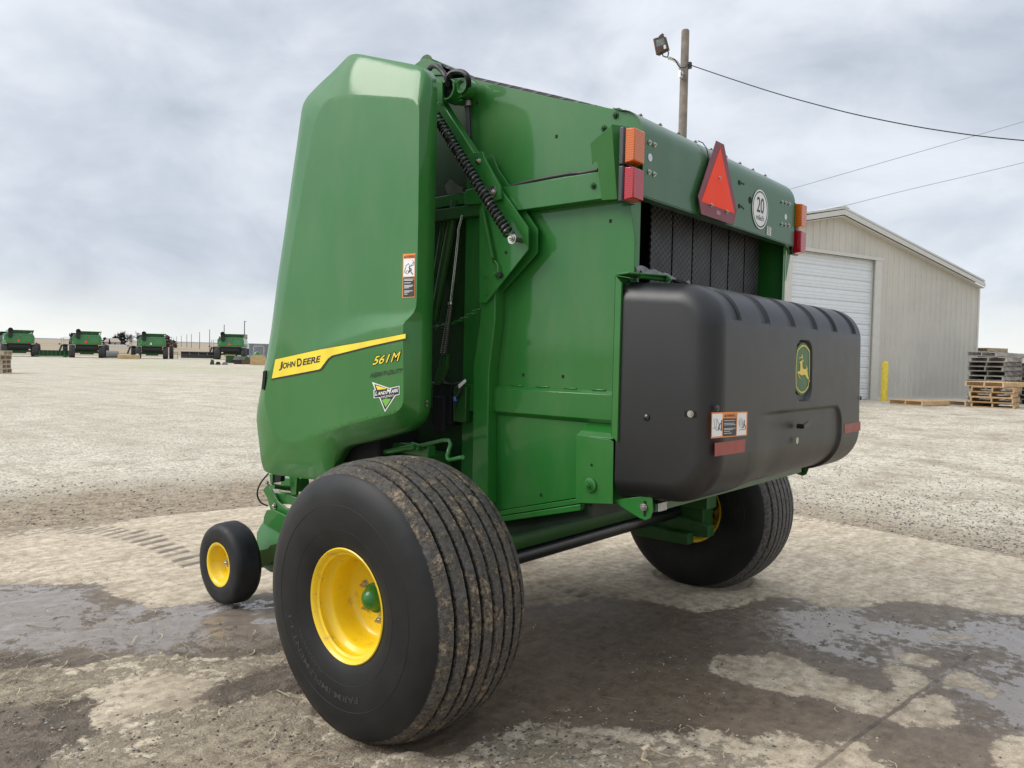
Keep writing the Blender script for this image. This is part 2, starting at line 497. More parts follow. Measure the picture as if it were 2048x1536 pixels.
# slotted hole rim on the wedge plate
mb = MB(); c0 = atx(-.8875, 972, 558); c1 = atx(-.8875, 972.5, 583); pts = []
for k in range(25):
    th = math.pi*k/12; cc = c0 if math.sin(th) >= 0 else c1
    pts.append((-.8875, cc.y+.014*math.cos(th), cc.z+.014*math.sin(th)))
mb.tube(pts, .0028, 6, cap=False); mb.build('slot_rim', M['green'], baler)
A = atx(-.90, 879, 198); B = atx(-.90, 951, 312)
d = (B-A).normalized(); n_ = V((0, -d.z, d.y)); n_ = n_ if n_.z > 0 else -n_
mb = MB(); mb.obox(A-n_*.065, (B-A), n_*.068, (.05, 0, 0)); mb.build('tension_arm', M['green'], baler, bevel=.005)
mb = MB(); mb.prism([atx(-.92, *p) for p in ((871, 160), (880, 158), (884.5, 168), (884.5, 209), (873, 200))], (.01, 0, 0))
mb.build('arm_bracket', M['green'], baler, bevel=.0015)
# bolts on arm
mb = MB(); mb.bolt(atx(-.906, 957, 322), (-1, 0, 0), .011, .012); mb.bolt(atx(-.906, 985, 384), (-1, 0, 0), .012, .010)
mb.lathe([(0, .001), (0, .026), (.003, .026), (.003, .001)], atx(-.906, 985, 384), (-1, 0, 0), 24)
mb.build('arm_bolt', M['zinc'], baler)
mb = MB(); q = atx(-.885, 1012, 505); mb.lathe([(0, .001), (0, .0075), (.0015, .0075), (.0015, .001)], q, (-1, 0, 0), 20); mb.build('drilled_hole', M['dark'], baler)
# pivot pin of the spring
q = atx(-.95, 1023, 477)
mb = MB(); mb.cyl(V((-.885, q.y, q.z)), q, .011, 16); mb.build('pin', M['steel'], baler)
mb = MB(); mb.lathe([(0, .001), (0, .021), (.006, .023), (.006, .001)], q+V((.008, 0, 0)), (-1, 0, 0), 28); mb.bolt(q+V((0, 0, 0)), (-1, 0, 0), .011, .012); mb.build('spring_washer', M['zinc'], baler)
# big coil spring
A = atx(-.975, 868, 226); B = atx(-.955, 1019, 470)
d = (B-A); L = d.length; d.normalize(); e1 = d.cross(V((1, 0, 0))).normalized(); e2 = d.cross(e1)
turns = 34; pts = []
for k in range(turns*14+1):
    th = 2*math.pi*k/14; pts.append(A+d*(L*k/(turns*14))+(e1*math.cos(th)+e2*math.sin(th))*.0205)
mb = MB(); mb.tube(pts, .0062, 7); mb.build('coil_spring', M['black_metal'], baler)
mb = MB(); mb.cyl(A-d*.06, A, .012, 12); mb.build('spring_end', M['green'], baler)
# small green gas-strut style spring on plate
A = atx(-.905, 966, 418); B = atx(-.905, 986, 517)
mb = MB(); d = B-A; e1 = d.normalized().cross(V((1, 0, 0))).normalized(); e2 = d.normalized().cross(e1); pts = []
for k in range(60*8+1):
    th = 2*math.pi*k/8; pts.append(A+d*(k/480)+(e1*math.cos(th)+e2*math.sin(th))*.0062)
mb.tube(pts, .0022, 5); mb.build('return_spring', M['green'], baler)
mb = MB(); mb.bolt(atx(-.895, 987, 520), (-1, 0, 0), .008, .008)
mb.tube([atx(-.90, 990, 522), atx(-.90, 996, 530), atx(-.90, 996, 545)], .004, 8); mb.bolt(atx(-.89, 994, 549), (-1, 0, 0), .012, .016); mb.build('spring_anchor', M['green'], baler)
mb = MB(); mb.lathe([(0, .001), (0, .014), (.012, .011), (.012, .001)], atx(-.89, 1001, 550), (-1, 0, 0), 10); mb.build('cable_end', M['hose'], baler)

# pivot casting at the top
c0 = atx(-.90, 897, 180); c1 = atx(-.90, 922, 172)
mb = MB()
mb.lathe([(-.09, .050), (0.01, .050), (.012, .048), (.012, .040), (-.05, .040)], c0, (-1, 0, 0), 36)
mb.lathe([(-.03, .001), (0.0, .034), (.0, .024), (-.008, .020), (-.008, .001)], c1, (-1, 0, 0), 30)
th0 = [(math.cos(t), math.sin(t)) for t in np.linspace(0, 2*math.pi, 30, endpoint=False)]
pts = [(-.885, c0.y+.056*a, c0.z+.056*b) for a, b in th0]+[(-.885, c1.y+.042*a, c1.z+.042*b) for a, b in th0]
# convex hull in yz
def hull(P):
    P = sorted(set((round(p[1], 5), round(p[2], 5)) for p in P))
    def half(Q):
        h = []
        for p in Q:
            while len(h) > 1 and (h[-1][0]-h[-2][0])*(p[1]-h[-2][1])-(h[-1][1]-h[-2][1])*(p[0]-h[-2][0]) <= 0: h.pop()
            h.append(p)
        return h
    return half(P)[:-1]+half(P[::-1])[:-1]
mb.prism([(-.885, y, z) for y, z in hull(pts)], (.05, 0, 0))
p = [atx(-.88, *q) for q in ((884, 190), (892, 201), (907, 207), (925, 200), (912, 190))]; mb.prism(p, (.05, 0, 0))
mb.build('pivot_casting', M['green'], baler, bevel=.003)
mb = MB(); mb.lathe([(0, .001), (0, .0405)], c0+V((.0125, 0, 0)), (-1, 0, 0), 30); mb.build('pivot_bore', M['dark'], baler)
mb = MB(); mb.cyl((-.84, c0.y, c0.z), (.84, c0.y, c0.z), .045, 24); mb.build('top_pivot_tube', M['green'], baler)
# hydraulic hoses
def hose(name, pix, r, m='hose', seg=8):
    pts = [atx(x, a, b) for x, a, b in pix]
    out = []
    for i in range(len(pts)-1):
        p0 = pts[max(i-1, 0)]; p1 = pts[i]; p2 = pts[i+1]; p3 = pts[min(i+2, len(pts)-1)]
        for k in range(6):
            t = k/6; out.append(.5*((2*p1)+(p2-p0)*t+(2*p0-5*p1+4*p2-p3)*t*t+(3*p1-p0-3*p2+p3)*t**3))
    out.append(pts[-1]); mb = MB(); mb.tube(out, r, seg); return mb.build(name, M[m], baler)
hose('hydraulic_hose', [(-.88, 855, 145), (-.90, 862, 134), (-.92, 872, 132), (-.92, 884, 142), (-.92, 893, 156), (-.90, 898, 172)], .0125)
hose('hydraulic_hose', [(-.88, 897, 172), (-.93, 896, 155), (-.93, 903, 146), (-.93, 917, 143), (-.93, 930, 147), (-.92, 937, 158), (-.86, 937, 180), (-.84, 934, 205), (-.84, 937, 235), (-.84, 938, 275)], .0125)
hose('lamp_cable', [(-.845, 1020, 373), (-.85, 1060, 363), (-.85, 1110, 353), (-.85, 1140, 348), (-.85, 1165, 346), (-.86, 1196, 340)], .0075)
mb = MB(); q = atx(-.84, 936, 208); mb.lathe([(-.012, .017), (.012, .017)], q, (0, .15, 1), 16, cap=True); mb.build('hose_clamp', M['steel'], baler)
# things in the dark gap: cylinder, spring rod, cable, hoses, chain
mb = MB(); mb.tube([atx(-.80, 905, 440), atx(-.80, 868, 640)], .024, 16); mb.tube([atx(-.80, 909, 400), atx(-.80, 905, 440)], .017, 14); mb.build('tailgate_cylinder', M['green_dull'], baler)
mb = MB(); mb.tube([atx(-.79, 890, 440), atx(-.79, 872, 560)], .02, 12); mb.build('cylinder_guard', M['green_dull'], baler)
mb = MB(); mb.tube([atx(-.86, 925, 430), atx(-.86, 917, 460), atx(-.86, 917, 470), atx(-.86, 902, 605)], .0055, 8)
mb.lathe([(0, .001), (0, .012), (.01, .012), (.01, .001)], atx(-.86, 901, 609), (0, 0, 1), 14); mb.build('spring_rod', M['zinc'], baler)
A = atx(-.86, 901, 612); B = atx(-.86, 887, 708); d = B-A; e1 = d.normalized().cross(V((1, 0, 0))).normalized(); e2 = d.normalized().cross(e1); pts = []
for k in range(26*10+1):
    th = 2*math.pi*k/10; pts.append(A+d*(k/260)+(e1*math.cos(th)+e2*math.sin(th))*(.009+.007*k/260))
mb = MB(); mb.tube(pts, .0028, 6); mb.build('rod_spring', M['steel'], baler)
mb = MB(); mb.prism([atx(-.85, *p) for p in ((882, 708), (894, 708), (893, 735), (884, 760), (872, 785), (868, 760), (877, 730))], (.02, 0, 0)); mb.build('rod_bracket', M['green_dull'], baler, bevel=.002)
mb = MB()
A = atx(-.84, 866, 655); B = atx(-.875, 958, 618); nl = 15
for k in range(nl):
    t = (k+.5)/nl; c = A.lerp(B, t)-V((0, 0, .018*math.sin(math.pi*t))); dd = (B-A).normalized(); ln = (B-A).length/nl
    sd = dd.cross(V((1, 0, 0))).normalized() if k % 2 else V((1, 0, 0)); pts = []
    for j in range(13):
        th = 2*math.pi*j/12; pts.append(c+dd*ln*.72*math.cos(th)+sd*.0075*math.sin(th))
    mb.tube(pts, .0032, 6, cap=False)
mb.build('safety_chain', M['green'], baler)
hose('wire_loom', [(-.84, 882, 745), (-.85, 888, 762), (-.86, 900, 768), (-.86, 915, 767), (-.87, 928, 763)], .006)
hose('wire_loom', [(-.87, 927, 764), (-.87, 920, 785), (-.87, 912, 800), (-.87, 909, 815)], .008)
mb = MB(); mb.lathe([(-.012, .001), (-.01, .009), (.01, .009), (.012, .001)], atx(-.875, 910, 798), (0, .3, 1), 10); mb.build('blue_plug', simple('blue_plug', (.03, .16, .5), .4), baler)
mb = MB(); mb.prism([atx(-.88, *p) for p in ((916, 770), (930, 758), (932, 763), (918, 777))], (.003, 0, 0)); mb.build('wire_tag', M['dec_white'], baler)
mb = MB(); mb.box((-.85, 1.0, 1.16), (-.78, 1.13, 1.36)); mb.box((-.87, 1.03, 1.12), (-.85, 1.10, 1.30)); mb.build('valve_block', M['dark'], baler, bevel=.006)
mb = MB(); mb.box((-.85, .90, 1.18), (-.80, .985, 1.35)); mb.build('latch_block', M['green_dull'], baler, bevel=.004)
# inner cross pieces visible in the gap
mb = MB(); mb.prism([atx(-.80, *p) for p in ((870, 395), (958, 378), (958, 404), (870, 416))], (.03, 0, 0)); mb.build('gap_strut', M['green'], baler, bevel=.003)
mb = MB(); mb.prism([atx(-.86, *p) for p in ((930, 380), (962, 372), (985, 405), (928, 409))], (.03, 0, 0)); mb.build('gap_bracket', M['green'], baler, bevel=.003)
mb = MB(); mb.prism([atx(-.80, *p) for p in ((889, 372), (900, 358), (912, 370), (925, 375), (925, 388), (895, 388))], (.02, 0, 0)); mb.build('gap_bracket', M['steel'], baler)
# adjusting crank
mb = MB(); P = [(-1.0, 780, 906), (-1.0, 838, 892), (-1.0, 888, 880.5), (-1.0, 898, 881), (-1.0, 901, 888), (-1.02, 894, 912), (-1.03, 896, 919), (-1.06, 901, 920), (-1.12, 925, 914.5)]
mb.tube([atx(*p) for p in P], .0095, 12); mb.build('crank_handle', M['green'], baler)
mb = MB(); q = atx(-1.0, 833, 893); mb.lathe([(-.03, .001), (-.03, .018), (.03, .018), (.03, .001)], q, (0, 1, .1), 14); mb.cyl(atx(-1.02, 728, 912), atx(-1.02, 830, 893), .013, 10)
mb.build('jack_screw', M['green'], baler)
mb = MB(); mb.prism([atx(-.97, *p) for p in ((735, 892), (800, 885), (856, 893), (856, 915), (700, 925), (690, 905))], (.05, 0, 0)); mb.build('axle_bracket', M['green'], baler, bevel=.004)
mb = MB(); mb.box((-.97, 1.05, .50), (-.78, 1.28, 1.02)); mb.box((-.80, 1.28, .60), (-.70, 2.1, .74)); mb.build('main_frame', M['green_dull'], baler, bevel=.006)
mb = MB(); mb.box((-1.06, 1.28, .80), (-.80, 1.66, 1.12)); mb.build('drive_housing', M['dark'], baler, bevel=.01)

# rear near corner box with its roller bearing
mb = MB()
sf = [atx(-.885, *p) for p in ((1153, 870), (1219, 879), (1227, 883), (1225, 1008), (1151, 1006))]
mb.prism(sf, (.004, 0, 0))
t0, t1 = atx(-.80, 1177, 845), atx(-.80, 1229, 849)
y1 = sf[0].y; zt = sf[0].z
mb.prism([(-.885, .045, zt), (-.885, y1, zt), (-.80, y1, zt+.045), (-.80, .045, zt+.045)], (0, 0, -.004))
mb.prism([(-.8815, y1, zt-.001), (-.8815, y1, .90), (-.80, y1, .90), (-.80, y1, zt+.04)], (0, -.004, 0))
mb.build('corner_box', M['green'], baler, bevel=.0015)
mb = MB(); q = atx(-.887, 1181, 970); mb.lathe([(0, .026), (.003, .030), (.008, .029), (.010, .022), (.010, .017), (.014, .015), (.014, .001)], q, (-1, 0, 0), 32); mb.bolt(q+V((-.012, 0, 0)), (-1, 0, 0), .011, .014); mb.build('bearing_cap', M['green'], baler)
mb = MB(); q = atx(-.8862, 1183, 930); mb.lathe([(0, .001), (0, .006), (.001, .006), (.001, .001)], q, (-1, 0, 0), 14); mb.build('punched_hole', M['dark'], baler)
# latch bracket below the cover, both sides
for sx in (-1, 1):
    mb = MB(); pts = [atx(-.86, *p) for p in ((1228, 1000), (1303, 990), (1305, 1022), (1300, 1037), (1290, 1041), (1278, 1036), (1240, 1012))]
    mb.prism([(sx*.86, p.y, p.z) for p in pts], (-sx*.008, 0, 0)); o = mb.build('latch_bracket', M['green'], baler, bevel=.002)
    mb = MB(); q = atx(-.86, 1290, 1017); mb.box((sx*.8615, q.y-.006, q.z-.030), (sx*.850, q.y+.006, q.z+.030)); mb.build('bracket_slot', M['dark'], baler)
mb = MB(); mb.bolt(atx(-.865, 1287, 1014), (-1, 0, 0), .011, .009); mb.build('latch_bolt', M['zinc'], baler)
# lower rear bar (angle iron with white drips of paint tape)
mb = MB(); mb.prism([(-.80, -.112, .893), (-.80, -.06, .888), (-.80, .0, .935), (-.80, .0, .945), (-.80, -.112, .925)], (1.60, 0, 0)); mb.build('rear_bar', M['roof'], baler, bevel=.003)
mb = MB(); mb.prism([(-.79, -.114, .893), (-.79, -.114, .926), (-.72, -.114, .926), (-.72, -.114, .893)], (0, -.002, .0)); mb.build('torn_tape', simple('grey_tape', (.55, .56, .56), .6, var=.3, vscale=60), baler)

# ---- rear roof sheet (light panel)
prof = [(-.018, 2.156), (-.018, 2.39)]
for k in range(1, 9):
    th = math.pi/2*k/8*.93; prof.append((-.018+.125*(1-math.cos(th)), 2.39+.125*math.sin(th)))
prof += [(.13, 2.530)]
n = len(prof); inn = [(y+.003, z-.0015) for y, z in prof]
mb = MB(); vs = [(x, y, z) for x in (-.816, .816) for y, z in prof+inn[::-1]]; N = 2*n
fs = [tuple(range(N)), tuple(range(2*N-1, N-1, -1))]+[(i, N+i, N+(i+1) % N, (i+1) % N) for i in range(N)]
mb.add(vs, fs)
mb.box((-.816, -.018, 2.150), (.816, .03, 2.1535))
roof = mb.build('rear_roof_sheet', M['roof'], baler, smooth=40)
mb = MB()
mb.prism([(-.79, .12, 2.530), (-.79, .19, 2.534), (-.79, .19, 2.538), (-.79, .12, 2.534)], (1.58, 0, 0)); mb.build('roof_lip', M['roof'], baler)
mb = MB()
for k in range(9):
    x = -.66+k*.165; mb.bolt((x, .095, 2.529), (0, -.3, 1), .008, .005)
mb.build('roof_bolt', M['steel'], baler)
# joint seam of two sheets
mb = MB(); sp0 = [(-.26, -.0195, 2.40), (-.255, -.018, 2.43), (-.25, -.008, 2.465), (-.24, .018, 2.497), (-.225, .05, 2.514)]
mb.tube([(-.262, -.019, 2.27), (-.262, -.019, 2.36)]+sp0, .0022, 5); mb.build('sheet_seam', M['dark'], baler); mb = MB(); pts = [(-.30, -.0195-.0+.0, 2.30), (-.30, -.0195, 2.40), (-.315, -.010, 2.445), (-.335, .02, 2.487), (-.36, .06, 2.511)]
for p in ((1302.5, 287), (1308.5, 290), (1302, 345), (1308, 348)):
    pass
# round holes in the roof sheet (discs, sky's brightness painted on the pale ones, rest dark)
mb = MB()
for p, r in (((1500.5, 400), .017), ((1479, 365), .012), ((1484, 366.5), .006), ((1479, 412), .012), ((1484, 413.5), .006), ((1488, 368), .005), ((1487, 417), .005)):
    q = aty(-.0195, *p); mb.lathe([(0, .001), (0, r), (.0012, r*.98), (.0012, .001)], q+V((0, .0008, 0)), (0, -1, 0), 20)
mb.build('dark_hole', M['dark'], baler)
mb = MB()
for p in ((1300.5, 315), (1571.5, 434)):
    q = aty(-.0195, *p); mb.lathe([(0, .001), (0, .016), (.0012, .0158), (.0012, .001)], q+V((0, .0008, 0)), (0, -1, 0), 22)
mb.build('bright_hole', simple('painted_sky_disc', (.62, .68, .74), .8), baler)
mb = MB()
for p in ((1299, 285), (1309, 289.5), (1298, 344), (1308, 348.5), (1564, 404), (1571, 405.5), (1578, 408), (1563, 448), (1570, 450), (1577, 451)):
    mb.bolt(aty(-.0195, *p), (0, -1, 0), .0075, .006)
mb.build('lamp_bolt', M['zinc'], baler)

# ---- lamps
def lamp_side(sx):
    def X(x): return sx*x
    br = MB()
    side = [atx(-.905, *p) for p in ((1184, 288), (1229, 252), (1227, 396), (1196, 398), (1194, 343), (1195, 325), (1188, 322), (1184, 328))]
    br.prism([(X(.905+.17*(p.z-2.30)), p.y, p.z) for p in side], (-sx*.003, 0, 0))
    ya = side[1].y
    br.prism([(X(.926), ya, 2.424), (X(.878), ya, 2.139), (X(.862), ya-.035, 2.139), (X(.862), ya-.035, 2.424)], (0, .003, 0))
    br.prism([(X(.862), ya-.035, 2.424), (X(.862), ya-.035, 2.139), (X(.80), ya-.035, 2.139), (X(.80), ya-.035, 2.424)], (0, .003, 0))
    if sx > 0:
        br.prism([(.815, -.0215, 2.395), (.862, ya-.033, 2.395), (.862, ya-.033, 2.25), (.815, -.0215, 2.26)], (0, .002, 0))
    br.prism([(X(.80), .012, 2.139), (X(.862), .012, 2.139), (X(.80), .012, 1.96)], (0, .003, 0))
    br.build('lamp_bracket', M['green'], baler, bevel=.0015)
    for z0, z1, ln, m in ((2.262, 2.398, 'turn_lamp', 'amber'), (2.118, 2.248, 'tail_lamp', 'red_lens')):
        b = MB(); b.box((min(X(.936), X(.842)), -.004, z0-.006), (max(X(.936), X(.842)), .022, z1+.006)); base = b.build(ln, M['black_metal'], baler, bevel=.006)
        l = MB(); x0, x1 = sorted((X(.928), X(.850)))
        f = [(x0, -.046, z0+.006), (x1, -.046, z0+.006), (x1, -.046, z1-.006), (x0, -.046, z1-.006)]
        g = [(x0-.002, -.003, z0), (x1+.002, -.003, z0), (x1+.002, -.003, z1), (x0-.002, -.003, z1)]
        l.add(f+g, [(0, 1, 2, 3), (4, 7, 6, 5), (0, 4, 5, 1), (1, 5, 6, 2), (2, 6, 7, 3), (3, 7, 4, 0)])
        l.build('lamp_lens', M[m], base, bevel=.004)
lamp_side(-1); lamp_side(1)

# ---- slow-vehicle sign
sv = MB(); P = [aty(-.04, *p) for p in ((1434, 284), (1455, 291), (1474, 398), (1465, 445), (1405, 432), (1397.5, 382))]
c = sum(P, V())/6
hx = .030; tri_c = -.185
# regular truncated triangle, straightened
sx0 = (P[4].x+P[3].x)/2
smv = [(sx0-.040, 2.502), (sx0+.040, 2.502), (sx0+.200, 2.225), (sx0+.165, 2.150), (sx0-.165, 2.150), (sx0-.200, 2.225)]
sign = MB(); sign.prism([(x, -.040, z) for x, z in smv], (0, .003, 0)); sg = sign.build('slow_vehicle_sign', M['smv_red'], baler, bevel=.0008)
t = MB(); t.prism([(sx0, -.0412, 2.478), (sx0+.172, -.0412, 2.205), (sx0-.172, -.0412, 2.205)], (0, .001, 0)); t.build('sign_triangle', M['smv_orange'], sg)
t = MB()
for x, z in ((sx0, 2.34), (sx0-.075, 2.205), (sx0+.085, 2.200)): t.bolt((x, -.041, z), (0, -1, 0), .006, .006)
t.build('sign_screw', M['zinc'], sg)
t = MB(); t.box((sx0-.02, -.0415, 2.172), (sx0+.02, -.040, 2.190)); t.build('sign_print', simple('faint_print', (.35, .2, .22), .5), sg)
mb = MB(); mb.box((sx0-.15, -.037, 2.16), (sx0+.15, -.018, 2.24)); mb.box((sx0-.03, -.037, 2.16), (sx0+.03, -.018, 2.44)); mb.build('sign_mount', M['green'], baler)
# ---- 20 mile/h disc
q = V((.334, -.0215, 2.281)); R_ = .099
d = MB(); d.lathe([(0, .001), (0, R_), (.0008, R_), (.0008, .001)], q, (0, -1, 0), 64); disc = d.build('speed_disc', M['dec_white'], baler, smooth=30)
t = MB(); t.lathe([(0, R_*.93), (.0012, R_*.93), (.0012, R_*.855), (0, R_*.855)], q, (0, -1, 0), 64); t.build('speed_ring', M['dec_grey'], disc)
t = MB(); text_quad(t, '20', q+V((-.045, -.0014, -.018)), (.090, 0, 0), (0, 0, .078), bold=.012)
text_quad(t, 'mile/h', q+V((-.05, -.0014, -.056)), (.10, 0, 0), (0, 0, .028), bold=.008)
t.build('speed_text', M['dec_grey'], disc, smooth=0)
d = MB(); q = aty(-.0215, 1538, 462); d.box((q.x-.028, -.0215, q.z-.022), (q.x+.028, -.0205, q.z+.022)); pl_ = d.build('type_plate', M['dec_white'], baler)
t = MB()
for k in range(5): t.box((q.x-.022, -.0225, q.z-.016+k*.008), (q.x+.022-(k % 2)*.008, -.0214, q.z-.013+k*.008))
t.build('plate_text', M['dec_grey'], pl_)

# ---- belts
for k in range(6):
    x0 = -.468+k*.2
    mb = MB(); mb.box((x0, .14, 1.0), (x0+.186, .148, 2.44)); mb.build('bale_belt', M['belt'], baler)
mb = MB(); mb.box((-.79, .30, .95), (.79, .31, 2.42)); mb.build('shade_backing', M['dark'], baler)  # dark sheets stand in for the shade behind and beside the belts
mb = MB(); mb.box((-.79, .16, .9), (-.56, .17, 2.42)); mb.build('shade_backing', M['dark'], baler)
# belts running over the top
yz = [atx(-.76, *p) for p in ((845, 116), (868, 120), (935, 150), (1110, 190), (1240, 222))]
mb = MB()
top = [(p.y, p.z) for p in yz]
mb.prism([(-.76, y, z) for y, z in top]+[(-.76, y, z-.012) for y, z in top[::-1]], (1.52, 0, 0)); mb.build('top_belt', M['belt'], baler)
mb = MB(); q = atx(-.80, 852, 130); mb.cyl((-.80, q.y, q.z), (.8, q.y, q.z), .04, 20); mb.cyl((-.805, q.y, q.z), (-.80, q.y, q.z), .05, 20); mb.build('top_roller', M['green_dull'], baler)
mb = MB(); mb.prism([atx(-.82, *p) for p in ((828, 130), (845, 117), (858, 119), (872, 126), (884, 148), (900, 160), (880, 185), (830, 185))], (.02, 0, 0)); mb.build('top_bracket', M['green'], baler, bevel=.002)
mb = MB(); mb.prism([atx(-.83, *p) for p in ((862, 134), (868, 124), (877, 125), (884, 136), (884, 150), (862, 150))], (.01, 0, 0)); mb.build('top_bracket', M['green'], baler, bevel=.002)

# ---- side shield --------------------------------------------------
XS = -1.20; XO = -1.155
pairs = [  # outline photo position, crease photo position (clockwise from top-left)
 ((718, 108), (705, 191.5)), ((760, 116), (745, 192)), ((800, 123.5), (790, 194)), ((832, 130), (824, 196.5)), ((846, 136.5), (833, 202)), ((854, 151), (837.5, 211)), ((856.5, 178), (838.5, 230)),
 ((855, 300), (837.5, 330)), ((852.5, 420), (836.5, 430)), ((850.5, 520), (834.8, 520)), ((849, 590), (833.5, 590)), ((848, 613), (832, 613)), ((847, 632), (825, 634)), ((846.5, 650), (817.8, 650)), ((846, 720), (818, 720)),
 ((844.5, 790), (818.4, 796)), ((841, 825), (815, 812)), ((832, 846), (806, 822)), ((812, 862), (793, 828)), ((757, 879), (735, 841)), ((700, 892), (690, 853)), ((683, 901), (668, 860)), ((672, 921), (650, 866)), ((660, 950), (630, 873)), ((640, 960), (612, 879)),
 ((600, 956), (592, 885.5)), ((560, 951), (580, 888)), ((538, 946.5), (570, 886)), ((528, 940), (563, 880)), ((522, 920), (557, 873)), ((517.5, 880), (546, 856)), ((513, 841), (537, 838)), ((515, 815), (530, 812)), ((520, 790), (529, 789)),
 ((526, 755), (536, 757)), ((535, 705), (548, 715)), ((543, 655), (556, 670)), ((555, 560), (570, 580)), ((569, 465), (584, 490)), ((582, 370), (598, 405)), ((594, 287), (614, 317)), ((603, 222), (627, 252)), ((607, 207), (634, 232)), ((616, 192), (642, 215)), ((640, 167), (655, 199)),
 ((670, 139), (672, 193)), ((695, 113.5), (685, 191.5)), ((705, 108.5), (695, 191.2))]
def densify(P, k=5):
    n = len(P); out = []
    for i in range(n):
        p0, p1, p2, p3 = P[i-1], P[i], P[(i+1) % n], P[(i+2) % n]
        for j in range(k):
            t = j/k
            # centripetal-ish blend of linear and catmull to keep straight runs straight
            c = .5*((2*p1)+(p2-p0)*t+(2*p0-5*p1+4*p2-p3)*t*t+(3*p1-p0-3*p2+p3)*t**3)
            l = p1.lerp(p2, t); out.append(l*.45+c*.55)
    return out
Oo = densify([V((atx(XO, *a)).yz) for a, _ in pairs]); Cc = densify([V((atx(XS, *b)).yz) for _, b in pairs])
ridge = [V(atx(XS, *p).yz) for p in ((833, 640), (817, 649), (757.9, 660), (683, 683), (640, 697), (600, 708), (560, 715), (520, 722))]
def ridge_z(y):
    if y <= ridge[0].x: return ridge[0].y
    for a, b in zip(ridge, ridge[1:]):
        if y <= b.x: return a.y+(b.y-a.y)*(y-a.x)/(b.x-a.x)
    return ridge[-1].y
yr0, yr1 = ridge[0].x, ridge[-2].x
def shx(y, z):
    """outer face x offset of the shield at y,z"""
    t = (y-yr0)/(yr1-yr0)
    e = .034*(1-smooth01((t-.15)/.8))
    d = z-ridge_z(y); w = .05+.09*smooth01(t/.6)
    if d <= 0: k = 1.
    else: k = (1-min(1, d/w))**1.4
    dome = .010*smooth01((z-1.5)/1.2)
    return XS-e*k+.000-dome*0
rows = [(0., 0.), (.08, .02), (.45, .30), (.85, .82), (.965, .97), (1., 1.)]
mb = MB(); nC = len(Cc); vs = []; lip = []
for y, z in Oo: vs.append((XO+.055, y, z))
for t, kx in rows:
    for (oy, oz), (cy_, cz_) in zip(Oo, Cc):
        y = oy+(cy_-oy)*t; z = oz+(cz_-oz)*t; xc = shx(cy_, cz_)
        s = t**.72
        vs.append((XO+(xc-XO)*s, y, z))
mb.add(vs, [(i*nC+k, i*nC+(k+1) % nC, (i+1)*nC+(k+1) % nC, (i+1)*nC+k) for i in range(len(rows)) for k in range(nC)])
# interior by constrained Delaunay
def inside(p, poly):
    c = False; n = len(poly); x, y = p
    for i in range(n):
        a, b = poly[i], poly[i-1]
        if (a.y > y) != (b.y > y) and x < (b.x-a.x)*(y-a.y)/(b.y-a.y)+a.x: c = not c
    return c
ys = [p.x for p in Cc]; zs = [p.y for p in Cc]; g = .018; pts = list(Cc)
yv = min(ys)
while yv < max(ys):
    zv = min(zs)
    while zv < max(zs):
        p = V((yv+.0001, zv+.0002))
        if inside(p, Cc) and min((p-c).length_squared for c in Cc[::2]) > (.6*g)**2: pts.append(p)
        zv += g
    yv += g
for k in range(60):
    yk = yr0+(yr1-yr0)*k/60
    for dz in (-.004, .004):
        p = V((yk, ridge_z(yk)+dz))
        if inside(p, Cc) and min((p-c).length_squared for c in Cc[::2]) > (.5*g)**2: pts.append(p)
res = delaunay_2d_cdt(pts, [(i, (i+1) % nC) for i in range(nC)], [], 1, 1e-6)
mb.add([(shx(v.x, v.y), v.x, v.y) for v in res[0]], [tuple(f) for f in res[2]])
me = mb.mesh(0)
bm = bmesh.new(); bm.from_mesh(me); bmesh.ops.remove_doubles(bm, verts=bm.verts, dist=.0004); bmesh.ops.recalc_face_normals(bm, faces=bm.faces); bm.to_mesh(me); bm.free()
me.polygons.foreach_set('use_smooth', [True]*len(me.polygons)); me.set_sharp_from_angle(angle=math.radians(42))
shield = link('side_shield', me, M['shield'], baler)
so = shield.modifiers.new('s', 'SOLIDIFY'); so.thickness = .004; so.offset = -1
# far shield: same panel mirrored
me2 = me.copy(); me2.transform(Matrix.Scale(-1, 4, (1, 0, 0))); me2.flip_normals()
fs_ = link('side_shield', me2, None, baler); so = fs_.modifiers.new('s', 'SOLIDIFY'); so.thickness = .004; so.offset = -1
# decals live on the shield
XD = shx(1.2, 1.35)
def sp(a, b, off=.0016):
    p = atx(XS-.030, a, b)
    for _ in range(4): p = atx(shx(p.y, p.z)-off, a, b)
    return p
def subdiv_poly(pix, off, step=12):
    """decal polygon that follows the panel: clip polygon by CDT with inner grid"""
    P = []; n = len(pix)
    for i in range(n):
        a, b = V(pix[i]), V(pix[(i+1) % n]); k = max(1, int((b-a).length/step))
        for j in range(k): P.append(a.lerp(b, j/k))
    x0 = min(p.x for p in P); x1 = max(p.x for p in P); y0 = min(p.y for p in P); y1 = max(p.y for p in P)
    pts = list(P); x = x0+step/2
    while x < x1:
        y = y0+step/2
        while y < y1:
            if inside((x, y), P): pts.append(V((x, y)))
            y += step
        x += step
    r = delaunay_2d_cdt(pts, [(i, (i+1) % len(P)) for i in range(len(P))], [], 1, 1e-5)
    return [sp(v.x, v.y, off) for v in r[0]], [tuple(f) for f in r[2]]
